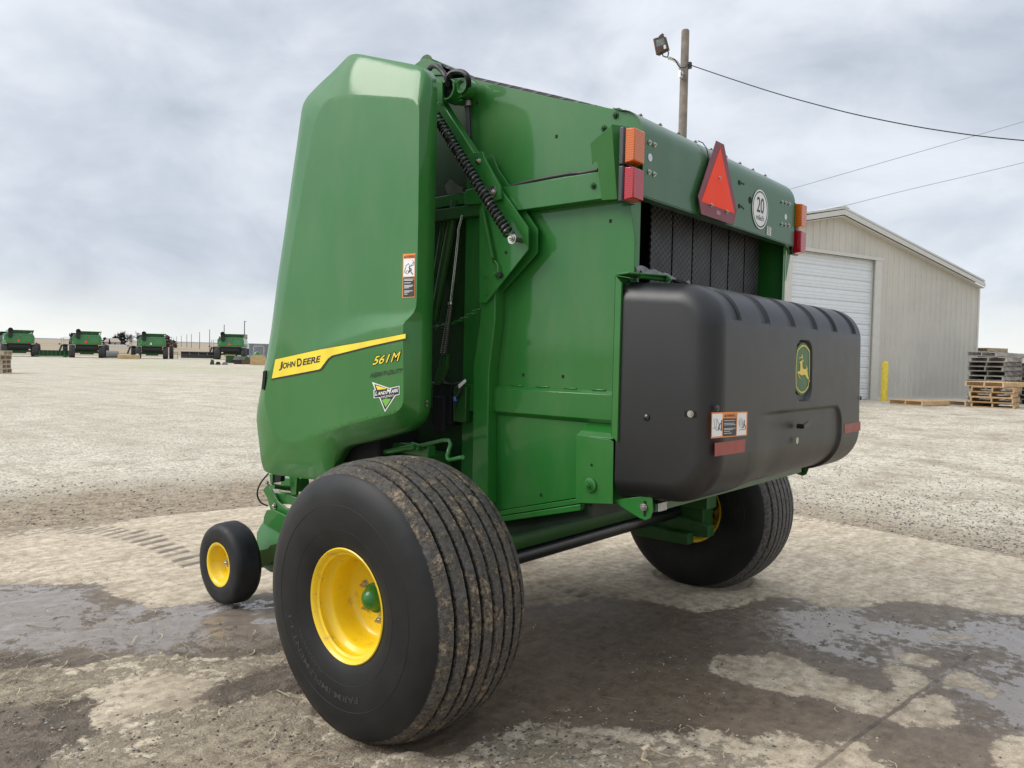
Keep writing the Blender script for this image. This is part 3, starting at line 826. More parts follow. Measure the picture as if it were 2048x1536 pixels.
# stripe outlines (photo positions -> panel)
st = [(550.5, 719), (640, 699), (720, 685), (811, 667.5), (811, 676.5), (740, 692), (664, 711), (656, 717), (641, 737), (637, 739), (543.5, 757)]
sh_ = [(550, 718.5), (640, 698), (720, 684), (811.8, 666.3), (811.3, 679.8), (740, 695.5), (666, 714), (658, 720), (645, 739), (640, 742.5), (542.6, 760.5)]
mb = MB(); mb.add(*subdiv_poly(sh_, .0014)); mb.build('stripe_edge', M['dec_black'], shield, smooth=30)  # printed black border under the yellow stripe
mb = MB(); mb.add(*subdiv_poly(st, .0024)); mb.build('yellow_stripe', M['dec_yellow'], shield, smooth=30)
def text_pix(mb, body, p0, p1, p2, off=.0032, bold=0., shear=0.):
    """text box: lower-left p0, lower-right p1, upper-left p2 in photo positions"""
    vs, fs = text_mesh(body, bold, shear)
    x0 = min(v.x for v in vs); x1 = max(v.x for v in vs); y0 = min(v.y for v in vs); y1 = max(v.y for v in vs)
    o, a, b = V(p0), V(p1)-V(p0), V(p2)-V(p0); out = []
    for v in vs:
        q = o+a*((v.x-x0)/(x1-x0))+b*((v.y-y0)/(y1-y0)); out.append(sp(q.x, q.y, off))
    mb.add(out, fs)
mb = MB()
text_pix(mb, 'J', (557.2, 741.5), (563.5, 740.0), (559.5, 724.5), bold=.03)
text_pix(mb, 'OHN', (564.5, 738), (589.5, 733.2), (566, 726), bold=.03)
text_pix(mb, 'D', (593.8, 733.6), (603.2, 731.7), (594, 717.5), bold=.03)
text_pix(mb, 'EERE', (604.8, 730.8), (639, 724.2), (607, 717.8), bold=.03)
mb.build('maker_name', M['dec_black'], shield, smooth=0)
mb = MB()
text_pix(mb, '561', (743.5, 731.8), (778, 725.6), (747, 711.5), off=.0012, bold=.04, shear=.2)
text_pix(mb, 'M', (780, 725.8), (800, 722.2), (783, 704.3), off=.0012, bold=.04, shear=.2)
mb.build('model_number_edge', M['dec_black'], shield, smooth=0)
mb = MB()
text_pix(mb, '561', (745, 730.2), (777, 724.6), (748.3, 713.2), off=.0034, bold=.006, shear=.2)
text_pix(mb, 'M', (781.6, 724.6), (798.4, 721.5), (784.4, 706), off=.0034, bold=.0, shear=.2)
mb.build('model_number', M['dec_yellow'], shield, smooth=0)
mb = MB(); text_pix(mb, 'HEAVY-DUTY', (739, 756), (803.5, 745.5), (741.3, 746.2), bold=.006, shear=.25); mb.build('duty_text', M['dec_black'], shield, smooth=0)
# dealer badge
mb = MB(); mb.add(*subdiv_poly([(744, 764), (779, 776), (799, 771.8), (799, 789.5), (791.5, 791), (770, 824), (758.5, 795.5), (747.5, 796.5), (747, 780), (750, 779.2)], .0012, 10)); mb.build('dealer_badge', M['dec_white'], shield, smooth=0)
mb = MB(); mb.add(*subdiv_poly([(748.5, 768), (778, 777.7), (797.5, 773.6), (797.5, 788), (789.5, 789.5), (770, 820), (760, 794), (749, 795), (748.6, 781.3), (752, 780.5)], .0022, 10)); mb.build('dealer_badge_black', M['dec_black'], shield, smooth=0)
mb = MB(); mb.add(*subdiv_poly([(751.5, 771), (772.5, 776.6), (772.3, 777.8), (755, 779.8)], .0031, 10)); mb.build('dealer_badge_yellow', M['dec_yellow'], shield, smooth=0)
mb = MB(); mb.add(*subdiv_poly([(763.5, 800), (771, 797), (782, 798), (771.5, 814.5)], .0031, 10)); mb.build('dealer_badge_field', M['dec_lime'], shield, smooth=0)
mb = MB()
text_pix(mb, 'L', (750.2, 791.5), (754.2, 790.8), (751, 783), bold=.03, shear=.15)
text_pix(mb, 'AND', (755, 790.6), (771.5, 788), (755.6, 784.2), bold=.03, shear=.15)
text_pix(mb, 'M', (772, 788.2), (781.5, 786.5), (773.5, 778.4), bold=.03, shear=.15)
text_pix(mb, 'ARK', (782, 786.3), (796.5, 783.8), (783, 779.2), bold=.03, shear=.15)
text_pix(mb, 'IMPLEMENT', (762, 797), (788, 792.6), (762, 792.6), bold=.0)
mb.build('dealer_name', M['dec_white'], shield, smooth=0)
# warning label on the shield
mb = MB(); mb.add(*subdiv_poly([(806, 508), (831, 506.5), (829.5, 594.5), (804.5, 596)], .0012, 12)); mb.build('warning_label', M['dec_orange'], shield, smooth=0)
mb = MB(); mb.add(*subdiv_poly([(807.5, 518), (829.3, 516.8), (828.8, 552.5), (806.6, 553.6)], .0022, 12)); mb.build('warning_picture', M['dec_white'], shield, smooth=0)
mb = MB(); mb.add(*subdiv_poly([(806.6, 555), (828.8, 554), (828.2, 592.8), (806, 594.2)], .0022, 12)); mb.build('warning_block', M['dec_grey'], shield, smooth=0)
mb = MB(); text_pix(mb, '\u25b2WARNING' if False else 'WARNING', (812, 516.2), (829.5, 515.2), (812, 510.5), bold=.01)
mb.add([sp(*p, .003) for p in ((808, 516), (811.3, 515.8), (809.6, 511))], [(0, 1, 2)])
def pline(mb, P, w, off=.0031):
    for a, b in zip(P, P[1:]):
        a, b = V(a), V(b); n = V((-(b-a).y, (b-a).x)).normalized()*w/2
        mb.add([sp(*(q), off) for q in (a-n, b-n, b+n, a+n)], [(0, 1, 2, 3)])
pline(mb, [(808.5, 545), (812, 531), (817, 527), (820, 533), (828, 523.5), (824.5, 519.5)], .7); pline(mb, [(820, 533), (827.5, 530), (828, 523.5)], .7); pline(mb, [(809, 545), (814, 548), (818, 545), (816, 541), (812, 542), (812, 547)], .7)
pline(mb, [(818, 533), (820, 540), (817, 545)], 2.2); pline(mb, [(820, 540), (823, 546), (826, 549)], 1.6); pline(mb, [(818, 536), (822, 537), (823, 541)], 1.3)
mb.build('warning_drawing', M['dec_black'], shield, smooth=0)
mb = MB()
for yy, wd in ((558.5, 20), (561, 18), (566, 14), (571, 19), (573.5, 16), (576, 10), (582, 18), (584.5, 11), (588.5, 7)):
    pline(mb, [(808.2, yy), (808.2+wd*.95, yy-.5)], 1.1)
mb.build('warning_text', M['dec_white'], shield, smooth=0)
# square opening in front edge & small latch fasteners
mb = MB(); mb.prism([sp(*p, .004) for p in ((523.5, 778), (526, 742.5), (531.5, 741), (531, 750), (528, 780))], (.01, 0, 0)); mb.build('shield_slot', M['dark'], shield)
mb = MB()
for p in ((857.5, 175), (857.5, 180), (854, 803), (853.5, 811)):
    mb.bolt(atx(XO+.02, *p), (-.3, -1, 0), .004, .004)
mb.build('shield_fastener', M['steel'], shield)

# ---- black rear cover ----------------------------------------------
def cover_section():
    pts = []
    # counter: bottom front -> bottom rear corner -> up -> top corner -> top front
    def arc(cy, cz, r, a0, a1, n):
        for k in range(n+1):
            a = math.radians(a0+(a1-a0)*k/n); pts.append(V((cy+r*math.cos(a), cz+r*math.sin(a))))
    P0 = V((.02, .935)); P1 = V((-.20, .950))
    for k in range(16): pts.append(P0.lerp(P1, k/16))
    # rear face leans slightly: bottom y -.40, top y -.385
    arc(-.20, 1.150, .20, -90, -180, 34)
    for k in range(1, 90): pts.append(V((-.400, 1.150)).lerp(V((-.392, 1.62)), k/90))
    arc(-.222, 1.625, .17, 180, 90, 34)
    for k in range(1, 26): pts.append(V((-.222, 1.795)).lerp(V((.02, 1.812)), k/25))
    return pts
sec = cover_section(); nS = len(sec)
nrm = []
for i in range(nS):
    t = (sec[min(i+1, nS-1)]-sec[max(i-1, 0)]).normalized(); nrm.append(V((-t.y, t.x)) if True else None)
# outward = away from centroid
cen = V((-.15, 1.37)); nrm = [n if n.dot(p-cen) > 0 else -n for n, p in zip(nrm, sec)]
sl_ = [0.]
for a, b in zip(sec, sec[1:]): sl_.append(sl_[-1]+(b-a).length)
XC = .895; rE = .085
def rect_sd(x, z, cx, cz, hx, hz, r):
    qx, qz = abs(x-cx)-hx+r, abs(z-cz)-hz+r
    return math.hypot(max(qx, 0), max(qz, 0))+min(max(qx, qz), 0)-r
pad_x = [(aty(-.394, a, b).x) for a, b in ((1476, 638), (1534, 647), (1586, 653), (1631, 658), (1671, 663), (1709, 668))]
pad_z = aty(-.394, 1476, 640).z
emb_c = aty(-.392, 1607, 739)
lo_a = aty(-.398, 1515, 830); lo_b = aty(-.398, 1683, 813)
def cov_disp(x, i):
    p = sec[i]; s = sl_[i]; d = 0.
    if p.y < -.12:
        if p.y < -.2 or p.x < -.05:
            pass
    z = p.y
    # vertical recessed pads over the top rear corner
    if z > 1.55:
        for px in pad_x:
            sd = max(abs(x-px)-.046, (pad_z-z))
            if p.x > -.26: sd = max(sd, (p.x+.15))
            d -= .010*(1-smooth01((sd+.005)/.006))
    # badge recess
    if 1.2 < z < 1.62 and p.x < -.35:
        sd = rect_sd(x, z, emb_c.x, emb_c.z-.006, .098, .134, .060)
        d -= .016*(1-smooth01((sd+.004)/.008))
    # lower recessed field, fades out towards the left
    if z < 1.36 and p.x < -.05:
        sd = rect_sd(x, z, lo_a.x-.2, 1.15-.4, (lo_b.x-lo_a.x)+.2-.0, lo_b.z+.0-.75, .09)
        d -= .014*(1-smooth01((sd+.006)/.018))*smooth01((x-lo_a.x+.02)/.28)
    return d
us = []
nE = 12
for k in range(nE+1): us.append((0, k/nE))
xin = XC-rE
nx = 330
cols = []
for k in range(nE): a = math.pi/2*k/nE; cols.append((-xin-rE*math.cos(a), rE*(1-math.sin(a))))
for k in range(nx+1): cols.append((-xin+2*xin*k/nx, 0.))
for k in range(nE-1, -1, -1): a = math.pi/2*k/nE; cols.append((xin+rE*math.cos(a), rE*(1-math.sin(a))))
vs = []
for x, ins in cols:
    for i, (p, n) in enumerate(zip(sec, nrm)):
        fr = smooth01((p.x+.30)/.30) if False else 0
        dd = cov_disp(x, i)-ins
        q = p+n*dd
        vs.append((x, q.x, q.y))
fs = [(a*nS+i, a*nS+i+1, (a+1)*nS+i+1, (a+1)*nS+i) for a in range(len(cols)-1) for i in range(nS-1)]
fs += [tuple(range(nS)), tuple((len(cols)-1)*nS+i for i in range(nS))[::-1]]
mb = MB(); mb.add(vs, fs)
cover = mb.build('rear_cover', M['plastic'], baler, smooth=50)
# badge
E_ = V((emb_c.x, -.3835, emb_c.z+.002))
def badge(hw, hh, arch, y):
    P = []
    for k in range(13): a = -1+2*k/12; P.append((a*hw*.90, hh-arch*a*a))
    for k in range(1, 8): a = 1-2*k/8; P.append((hw*(1-.10*a*a), a*(hh-arch)))
    for k in range(13): a = 1-2*k/12; P.append((a*hw*.90, -hh+arch*a*a))
    for k in range(1, 8): a = -1+2*k/8; P.append((-hw*(1-.10*a*a), a*(hh-arch)))
    return [(E_.x+a, y, E_.z+b) for a, b in P]
mb = MB(); mb.prism(badge(.092, .117, .030, -.388), (0, .006, 0)); bd = mb.build('badge', M['logo_green'], cover)
mb = MB(); o1 = badge(.086, .108, .027, -.3895); i1 = badge(.0805, .1025, .026, -.3895); n = len(o1)
mb.add(o1+i1, [(k, (k+1) % n, n+(k+1) % n, n+k) for k in range(n)]); mb.build('badge_border', M['logo_yellow'], bd, smooth=0)
deer = [(498, 575), (520, 545), (560, 530), (575, 515), (575, 470), (555, 455), (525, 462), (490, 495), (505, 455), (497, 415), (520, 445), (545, 440), (525, 375), (550, 420), (560, 440), (562, 345), (580, 400), (582, 515), (612, 505), (595, 545), (575, 550), (572, 640), (580, 720), (600, 742), (665, 742), (682, 725), (665, 642), (690, 680), (705, 730), (698, 775), (715, 930), (750, 1000), (760, 1060), (772, 1095), (745, 1050), (735, 1020), (685, 975), (650, 895), (615, 890), (570, 908), (530, 895), (490, 862), (470, 860), (500, 930), (535, 1015), (490, 950), (445, 830), (465, 805), (510, 795), (520, 700), (522, 610)]
mb = MB(); dp = [aty(-.3895, 1560+a/12.8, 680+b/12.8) for a, b in deer]
r = delaunay_2d_cdt([V((p.x, p.z)) for p in dp], [(i, (i+1) % len(dp)) for i in range(len(dp))], [], 1, 1e-6)
mb.add([(v.x, -.3895, v.y) for v in r[0]], [tuple(f) for f in r[2]]); mb.build('badge_deer', M['logo_yellow'], bd, smooth=0)
# rear warning label + reflective strips + latch on the cover
def on_rear(a, b, off=.001):
    # follow the cover section at that height
    y = -.398
    for _ in range(5):
        p = aty(y, a, b); z = p.z
        # section y at z
        for q0, q1 in zip(sec, sec[1:]):
            if q0.y <= z <= q1.y and q0.x < -.15:
                y = q0.x+(q1.x-q0.x)*(z-q0.y)/max(1e-6, q1.y-q0.y)-off; break
    return aty(y, a, b)
def rear_poly(pix, off, name, mat, step=14):
    n = len(pix); P = []
    for i in range(n):
        a, b = V(pix[i]), V(pix[(i+1) % n]); k = max(1, int((b-a).length/step))
        for j in range(k): P.append(a.lerp(b, j/k))
    r = delaunay_2d_cdt(P, [(i, (i+1) % len(P)) for i in range(len(P))], [], 1, 1e-5)
    mb = MB(); mb.add([on_rear(v.x, v.y, off) for v in r[0]], [tuple(f) for f in r[2]]); return mb.build(name, M[mat], cover, smooth=0)
rear_poly([(1423, 825), (1495, 823), (1494, 871), (1422, 877)], .0012, 'warning_label', 'dec_orange', 10)
rear_poly([(1424.5, 828), (1445, 827), (1444, 872), (1423.5, 874)], .0022, 'warning_picture', 'dec_white', 10)
rear_poly([(1475, 826), (1493, 825.5), (1492, 869), (1473, 871)], .0022, 'warning_picture', 'dec_white', 10)
rear_poly([(1446.5, 837), (1472.5, 836.5), (1472, 871), (1446, 872.5)], .0022, 'warning_block', 'dec_grey', 10)
def rline(mb, P, w, off=.003):
    for a, b in zip(P, P[1:]):
        a, b = V(a), V(b); n = V((-(b-a).y, (b-a).x)).normalized()*w/2
        mb.add([on_rear(*(q), off) for q in (a-n, b-n, b+n, a+n)], [(0, 1, 2, 3)])
mb = MB(); vs_, fs_t = text_mesh('WARNING', .01)
x0 = min(v.x for v in vs_); x1 = max(v.x for v in vs_); y0 = min(v.y for v in vs_); y1 = max(v.y for v in vs_)
mb.add([on_rear(1454+(v.x-x0)/(x1-x0)*17, 834-(v.y-y0)/(y1-y0)*5.5-(v.x-x0)/(x1-x0)*.4, .003) for v in vs_], fs_t)
mb.add([on_rear(*p, .003) for p in ((1449.5, 834), (1453.3, 833.8), (1451.4, 828.5))], [(0, 1, 2)])
rline(mb, [(1426, 856), (1431, 857), (1434, 862)], .6); rline(mb, [(1429, 838), (1434, 838), (1433, 855), (1430, 856), (1428, 838)], .5); rline(mb, [(1434, 838), (1438, 850)], .5)
rline(mb, [(1443.5, 840), (1443, 862)], 1.6); rline(mb, [(1441, 846), (1438, 854), (1436, 861)], 1.8); rline(mb, [(1438, 854), (1441, 860)], 1.2)
for rr_ in (3, 5.5, 8): rline(mb, [(1482+rr_*.55*math.cos(t), 846+rr_*1.25*math.sin(t)) for t in np.linspace(0, 2*math.pi, 14)], .35)
rline(mb, [(1489, 840), (1488, 852), (1485, 857)], 1.5); rline(mb, [(1488, 847), (1491, 852), (1491, 858)], 1.2); rline(mb, [(1478, 860), (1491, 858.5)], .8)
mb.build('warning_drawing', M['dec_black'], cover, smooth=0)
mb = MB()
for yy, wd in ((841.5, 22), (847, 21), (850, 23), (857, 23), (859.5, 18), (867, 15), (863, 12)): rline(mb, [(1448, yy), (1448+wd, yy-.9)], .9)
mb.build('warning_text', M['dec_white'], cover, smooth=0)
rear_poly([(1429.5, 886), (1491.5, 878), (1489.5, 904), (1429.5, 913)], .0012, 'reflective_strip', 'reflector', 8)
rear_poly([(1689, 849), (1721, 842.5), (1721, 861), (1689.5, 867)], .0012, 'reflective_strip', 'reflector', 8)
mb = MB(); q = on_rear(1594, 852, -.004); mb.tube([q, q+V((0, -.03, 0))], .011, 12); mb.prism([q+V((-.012, -.028, -.008)), q+V((.046, -.034, .002)), q+V((.060, -.034, .018)), q+V((.035, -.034, .024)), q+V((-.012, -.028, .008))], (0, -.008, 0)); mb.build('cover_latch', M['black_metal'], cover, bevel=.002)
mb = MB(); q = on_rear(1594, 881, .0); mb.lathe([(0, .001), (0, .015), (.002, .015), (.002, .010), (.001, .010), (.001, .001)], q, (0, -1, 0), 20); mb.build('lock_eye', M['zinc'], cover)
mb = MB()
for ax_, x, a, b in (('s', -.897, 1293, 835), ('r', 0, 1434, 817), ('r', 0, 1721, 796)):
    q = atx(x, a, b) if ax_ == 's' else on_rear(a, b); dr = (-1, 0, 0) if ax_ == 's' else (0, -1, 0)
    mb.lathe([(0, .013), (.003, .012), (.006, .006), (.007, .001)], q, dr, 16)
mb.build('cover_rivet', M['black_metal'], cover)
q = atx(-.8975, 1381, 828)
mb = MB(); mb.box((q.x, q.y-.022, q.z-.012), (q.x+.004, q.y+.026, q.z+.012)); mb.build('bolt_recess', M['dark'], cover, bevel=.004)
mb = MB(); mb.bolt(q, (-1, 0, 0), .009, .006); mb.build('cover_bolt', M['zinc'], cover)
mb = MB()
P_l = [(1500, 905), (1499, 925), (1493, 945), (1483, 962), (1472, 975)]
rline(mb, P_l, .8, .0015); mb.build('part_line', M['plastic_line'], cover, smooth=0)
# green frame strip in front of cover & hinge at its top
mb = MB()
mb.prism([(-.905, .012, 1.80), (-.905, .040, 1.83), (-.905, .040, 1.19), (-.905, .012, 1.17)], (.012, 0, 0))
mb.prism([(-.905, .040, 1.19), (-.905, .040, 1.83), (-.80, .040, 1.83), (-.80, .040, 1.19)], (0, .003, 0))
mb.prism([(-.905, .040, 1.832), (-.905, -.02, 1.836), (-.74, -.10, 1.836), (-.70, -.09, 1.836), (-.78, .04, 1.832)], (0, 0, .006))
mb.build('cover_frame', M['green'], baler, bevel=.0015)
mb = MB(); mb.tube([(-.84, -.03, 1.833), (-.70, -.08, 1.828)], .012, 10); mb.bolt((-.72, -.09, 1.825), (0, -1, 0), .010, .01); mb.build('cover_hinge', M['green'], baler)
# scrap of plastic film on the hinge
mb = MB(); vs = []; nxx, nyy = 16, 8
for i in range(nxx+1):
    for j in range(nyy+1):
        a, b = i/nxx, j/nyy; vs.append((-.80+.22*a, .02-.12*a-.05*b, 1.872-.045*a+.018*math.sin(9*a+5*b)*math.cos(7*b+2*a)-.02*b))
mb.add(vs, [(i*(nyy+1)+j, (i+1)*(nyy+1)+j, (i+1)*(nyy+1)+j+1, i*(nyy+1)+j+1) for i in range(nxx) for j in range(nyy)])
mb.build('plastic_film', simple('torn_film', (.09, .09, .09), .25, spec=.9, var=.5, vscale=30), baler, smooth=25)

# ---- wheels
prof_half = [(.232, .212), (.240, .225), (.256, .262), (.266, .32), (.270, .38), (.266, .44), (.250, .490), (.232, .512), (.221, .520)]
tread_n = []
ws = np.linspace(-.216, .216, 149)
for w in ws:
    r = .560-.040*(abs(w)/.222)**3.4
    for g in (-.178, -.118, -.06, 0, .06, .118, .178):
        dg_ = abs(w-g-.0)
        r -= .020*(1-smooth01((dg_-.0045)/.0035))
    tread_n.append((w, r))
def tyre_prof():
    a = [(-w, r) for w, r in prof_half]; b = [(w, r) for w, r in prof_half[::-1]]
    return a+tread_n+b
def squash(me_vs, c, lo=0.):
    out = []
    for x, y, z in me_vs:
        if z < .06:
            out.append((x, y, max(z, lo+.0005)))
        else: out.append((x, y, z))
    return out
def wheel(sx, cx, mud):
    tm = mat_tyre(mud, cx, WY, WZ, .512)
    hub = MB(); S_ = -1 if sx < 0 else 1
    # rim (yellow, deep dish); along = outward
    ax = (S_, 0, 0)
    rimp = [(.222, .196), (.236, .222), (.243, .226), (.246, .222), (.240, .212), (.225, .205), (.200, .202), (.186, .196), (.180, .182), (.165, .176), (.115, .172), (.09, .168), (.078, .160), (.072, .145), (.072, .060), (.066, .055), (-.02, .055)]
    back = [(-.02, .165), (-.15, .172), (-.18, .196), (-.21, .202), (-.236, .212), (-.243, .226), (-.236, .222)]
    rm = MB(); rm.lathe(rimp, (cx, WY, WZ), ax, 96); rm.lathe([(.078, .166)]+back, (cx, WY, WZ), ax, 96)
    wheel_o = rm.build('wheel', M['yellow'], baler, smooth=50)
    ty = MB(); seg = 220
    ty.lathe(tyre_prof(), (cx, WY, WZ), (1, 0, 0), seg)
    v2 = []
    for x, y, z in ty.v:
        if z < .09:
            k = (1-z/.09)
            side = (x-cx); rr_ = math.hypot(y-WY, z-WZ)
            if .32 < rr_ < .53 and abs(side) > .2: x = x+math.copysign(.012*k*smooth01((.54-rr_)/.06), side)
        rr = math.hypot(y-WY, z-WZ)
        if rr > .512:
            q = noise.noise((x*26, y*26, z*26))+.5*noise.noise((x*60, y*60, z*60))
            kk = 1+max(0, q)*(.006 if mud > 0 else .001)
            y = WY+(y-WY)*kk; z = WZ+(z-WZ)*kk
        v2.append((x, y, max(z, .0008)))
    ty.v = v2
    t_o = link('tyre', ty.mesh(38), tm, wheel_o)
    # moulded rings on the outer sidewall
    for s2 in (S_, -S_):
        rg = MB()
        for r_, w_ in ((.300, .2625), (.395, .2695)):
            rg.lathe([(w_-.001, r_-.0014), (w_+.0010, r_), (w_-.001, r_+.0014)], (cx, WY, WZ), (s2, 0, 0), 96)
        rg.build('sidewall_ring', M['tyre_mark'], t_o)
    # hub cap, lug nuts, valve
    h = MB(); h.lathe([(.03, .060), (.098, .060), (.102, .057), (.103, .050), (.118, .047), (.136, .036), (.147, .018), (.150, .0005)], (cx, WY, WZ), ax, 40); h.build('hub_cap', M['green'], wheel_o)
    l = MB()
    for k in range(6):
        th = 2*math.pi*(k+.35)/6; l.bolt((cx+S_*.072, WY+.092*math.cos(th), WZ+.092*math.sin(th)), ax, .013, .018)
    l.build('wheel_nut', M['zinc'], wheel_o)
    v = MB(); th = math.radians(-118 if sx < 0 else -60); q = V((cx+S_*.09, WY+.168*math.cos(th), WZ+.168*math.sin(th))); di = V((S_*.3, -math.cos(th), -math.sin(th))).normalized()
    v.tube([q, q+di*.012, q+di*.013, q+di*.045], [.011, .009, .005, .004], 10); v.build('tyre_valve', simple('brass_valve', (.16, .08, .04), .5, metal=.5), wheel_o)
    return wheel_o, t_o
M['tyre_mark'] = simple('tyre_mark', (.020, .020, .021), .75)
wl, tl = wheel(-1, -1.413, .02)
wr, tr_ = wheel(1, 1.413, -.12)
# raised sidewall lettering around the ring
def ring_text(body, r, a0, a1, h, parent, cx):
    vs, fs = text_mesh(body, .01); x0 = min(v.x for v in vs); x1 = max(v.x for v in vs); y0 = min(v.y for v in vs); y1 = max(v.y for v in vs); out = []
    for v in vs:
        a = math.radians(a0+(a1-a0)*(v.x-x0)/(x1-x0)); rr = r+h*((v.y-y0)/(y1-y0))
        w = np.interp(rr, [.225, .262, .32, .38, .44, .487], [.240, .256, .266, .270, .266, .252])
        # seen from -x: forward (+y) is to the left
        out.append((cx-w-.0015, WY+rr*math.cos(a), WZ+rr*math.sin(a)))
    m = MB(); m.add(out, fs); o = m.build('raised_lettering', M['tyre_letter'], parent, smooth=0); return o
M['tyre_letter'] = simple('tyre_letter', (.034, .034, .036), .42)
ring_text('FARM-IMPLEMENT I-1', .335, 250, 342, .024, tl, -1.413)
ring_text('FLOTATION', .300, 292, 330, .010, tl, -1.413)
ring_text('ELD', .335, 30, 10, .035, tl, -1.413) if False else None

# far wheel carrier, plus the same on the near side
for sx in (-1, 1):
    mb = MB()
    mb.box((min(sx*.98, sx*1.12), .56, .40), (max(sx*.98, sx*1.12), .94, .66))
    if sx > 0: mb.box((.95, .50, .62), (1.0, .60, .95))
    mb.prism([(sx*.93, .50, .47), (sx*.93, .50, .40), (sx*.93, 1.35, .36), (sx*.93, 1.35, .62), (sx*.93, .80, .52)], (sx*.09, 0, 0))
    mb.build('axle_carrier', M['green_dull'], baler, bevel=.006)
    mb = MB(); mb.cyl((sx*1.10, WY, WZ), (sx*1.40, WY, WZ), .05, 24); mb.build('spindle', M['green_dull'], baler)
    mb = MB()
    for y, z in ((.70, .66), (.78, .72), (.90, .45), (.98, .42), (.88, .53)): mb.bolt((sx*.925, y, z), (-1, 0, 0), .013, .012)
    mb.build('carrier_bolt', M['steel'], baler)
mb = MB(); mb.box((.80, .45, .60), (.93, .62, .98)); mb.box((.86, .60, .35), (.94, .98, .42)); mb.build('carrier_plate', M['green_dull'], baler, bevel=.004)

# ---- pickup with gauge wheel (front)
GX, GY, GZ = -1.12, 2.50, .262
mb = MB()
gp = [(-.094, .118), (-.099, .128), (-.105, .16), (-.104, .195), (-.096, .222), (-.07, .234), (-.02, .238), (.02, .238), (.02, .235), (.044, .223), (.057, .195), (.059, .16), (.054, .128), (.050, .118)]
rm = MB(); rm.lathe([(.090, .108), (.096, .126), (.100, .128), (.100, .120), (.095, .110), (.085, .104), (.070, .100), (.055, .086), (.045, .080), (.020, .070), (.018, .030), (.03, .026), (.03, .001)], (GX, GY, GZ), (-1, 0, 0), 56)
rm.lathe([(-.018, .030), (-.035, .100), (-.05, .108), (-.056, .128)], (GX, GY, GZ), (-1, 0, 0), 40)
gw = rm.build('gauge_wheel', M['yellow'], baler, smooth=50)
ty = MB(); ty.lathe(gp, (GX, GY, GZ), (1, 0, 0), 72); ty.build('tyre', simple('small_tyre_rubber', (.009, .0095, .0105), .55, spec=.35, var=.5, vscale=9, bumpd=.0015, bscale=120), gw, smooth=60)
l = MB(); l.lathe([(.0, .026), (.036, .026), (.036, .020), (.040, .020), (.040, .001)], (GX, GY, GZ), (-1, 0, 0), 20); l.build('wheel_bearing', M['black_metal'], gw)
l = MB(); l.bolt((GX-.040, GY, GZ), (-1, 0, 0), .016, .016); l.build('axle_bolt', M['zinc'], gw)
def plx(x, pix, t, name, mat='green', bevel=.003):
    m = MB(); m.prism([atx(x, *p) for p in pix], (t, 0, 0)); return m.build(name, M[mat], baler, bevel=bevel)
M['mint'] = paint('dusty_green_paint', (.085, .28, .12), rough=.5, coat=.45, cr=.2)
plx(-.93, [(533, 1020), (546, 1019), (620, 1055), (620, 1098), (575, 1075), (526, 1047), (527, 1035)], .012, 'pickup_plate', 'green')
plx(-.915, [(521, 1050), (530, 1040), (620, 1085), (620, 1140), (580, 1160), (556, 1147), (540, 1144), (522, 1132), (514, 1110), (513, 1066)], .02, 'wind_guard', 'mint')
plx(-.96, [(510, 1102), (535, 1097), (540, 1090), (580, 1080), (580, 1120), (540, 1126), (522, 1136), (512, 1130)], .03, 'wheel_arm', 'green_dull')
plx(-.90, [(525, 980), (536, 968), (545, 985), (556, 1003), (570, 1015), (605, 1030), (605, 1045), (560, 1025), (541, 1020), (536, 1005), (536, 1000)], .014, 'lift_link', 'green')
plx(-.87, [(542, 985), (570, 988), (608, 1000), (608, 1022), (580, 1009), (562, 1008), (552, 1003)], .06, 'lift_arm', 'green')
plx(-.80, [(562, 955), (590, 958), (592, 985), (560, 980)], .10, 'cross_tube', 'green')
plx(-.94, [(538, 948), (545, 948), (545, 968), (541, 969)], .01, 'small_tab', 'green')
plx(-.93, [(545, 948), (562, 951), (561, 963), (545, 966)], .03, 'rubber_block', 'dark')
plx(-.86, [(578, 952), (594, 952), (592, 990), (582, 990)], .02, 'lift_tab', 'green')
mb = MB(); mb.bolt(atx(-.905, 549, 1012), (-1, 0, 0), .013, .010); mb.bolt(atx(-.90, 535, 965), (-1, 0, 0), .010, .01); mb.build('lift_pin', M['zinc'], baler)
mb = MB(); mb.cyl(atx(-.93, 546, 972), atx(-.75, 590, 978), .016, 10); mb.build('lift_shaft', M['green'], baler)
hose('pickup_cable', [(-.92, 537, 947), (-.95, 524, 962), (-.97, 516, 978), (-.97, 515, 992), (-.95, 522, 1005), (-.92, 536, 1012)], .005)
mb = MB(); mb.cyl((-.85, 2.35, .42), (.85, 2.35, .42), .12, 20); mb.build('pickup_reel', M['dark'], baler)
mb = MB(); mb.box((-.6, 1.9, .5), (.6, 2.0, .8)); mb.build('front_beam', M['green_dull'], baler, bevel=.01)
mb = MB(); mb.box((.30, 2.0, .50), (.50, 3.9, .62)); mb.build('tow_bar', M['green'], baler, bevel=.01)
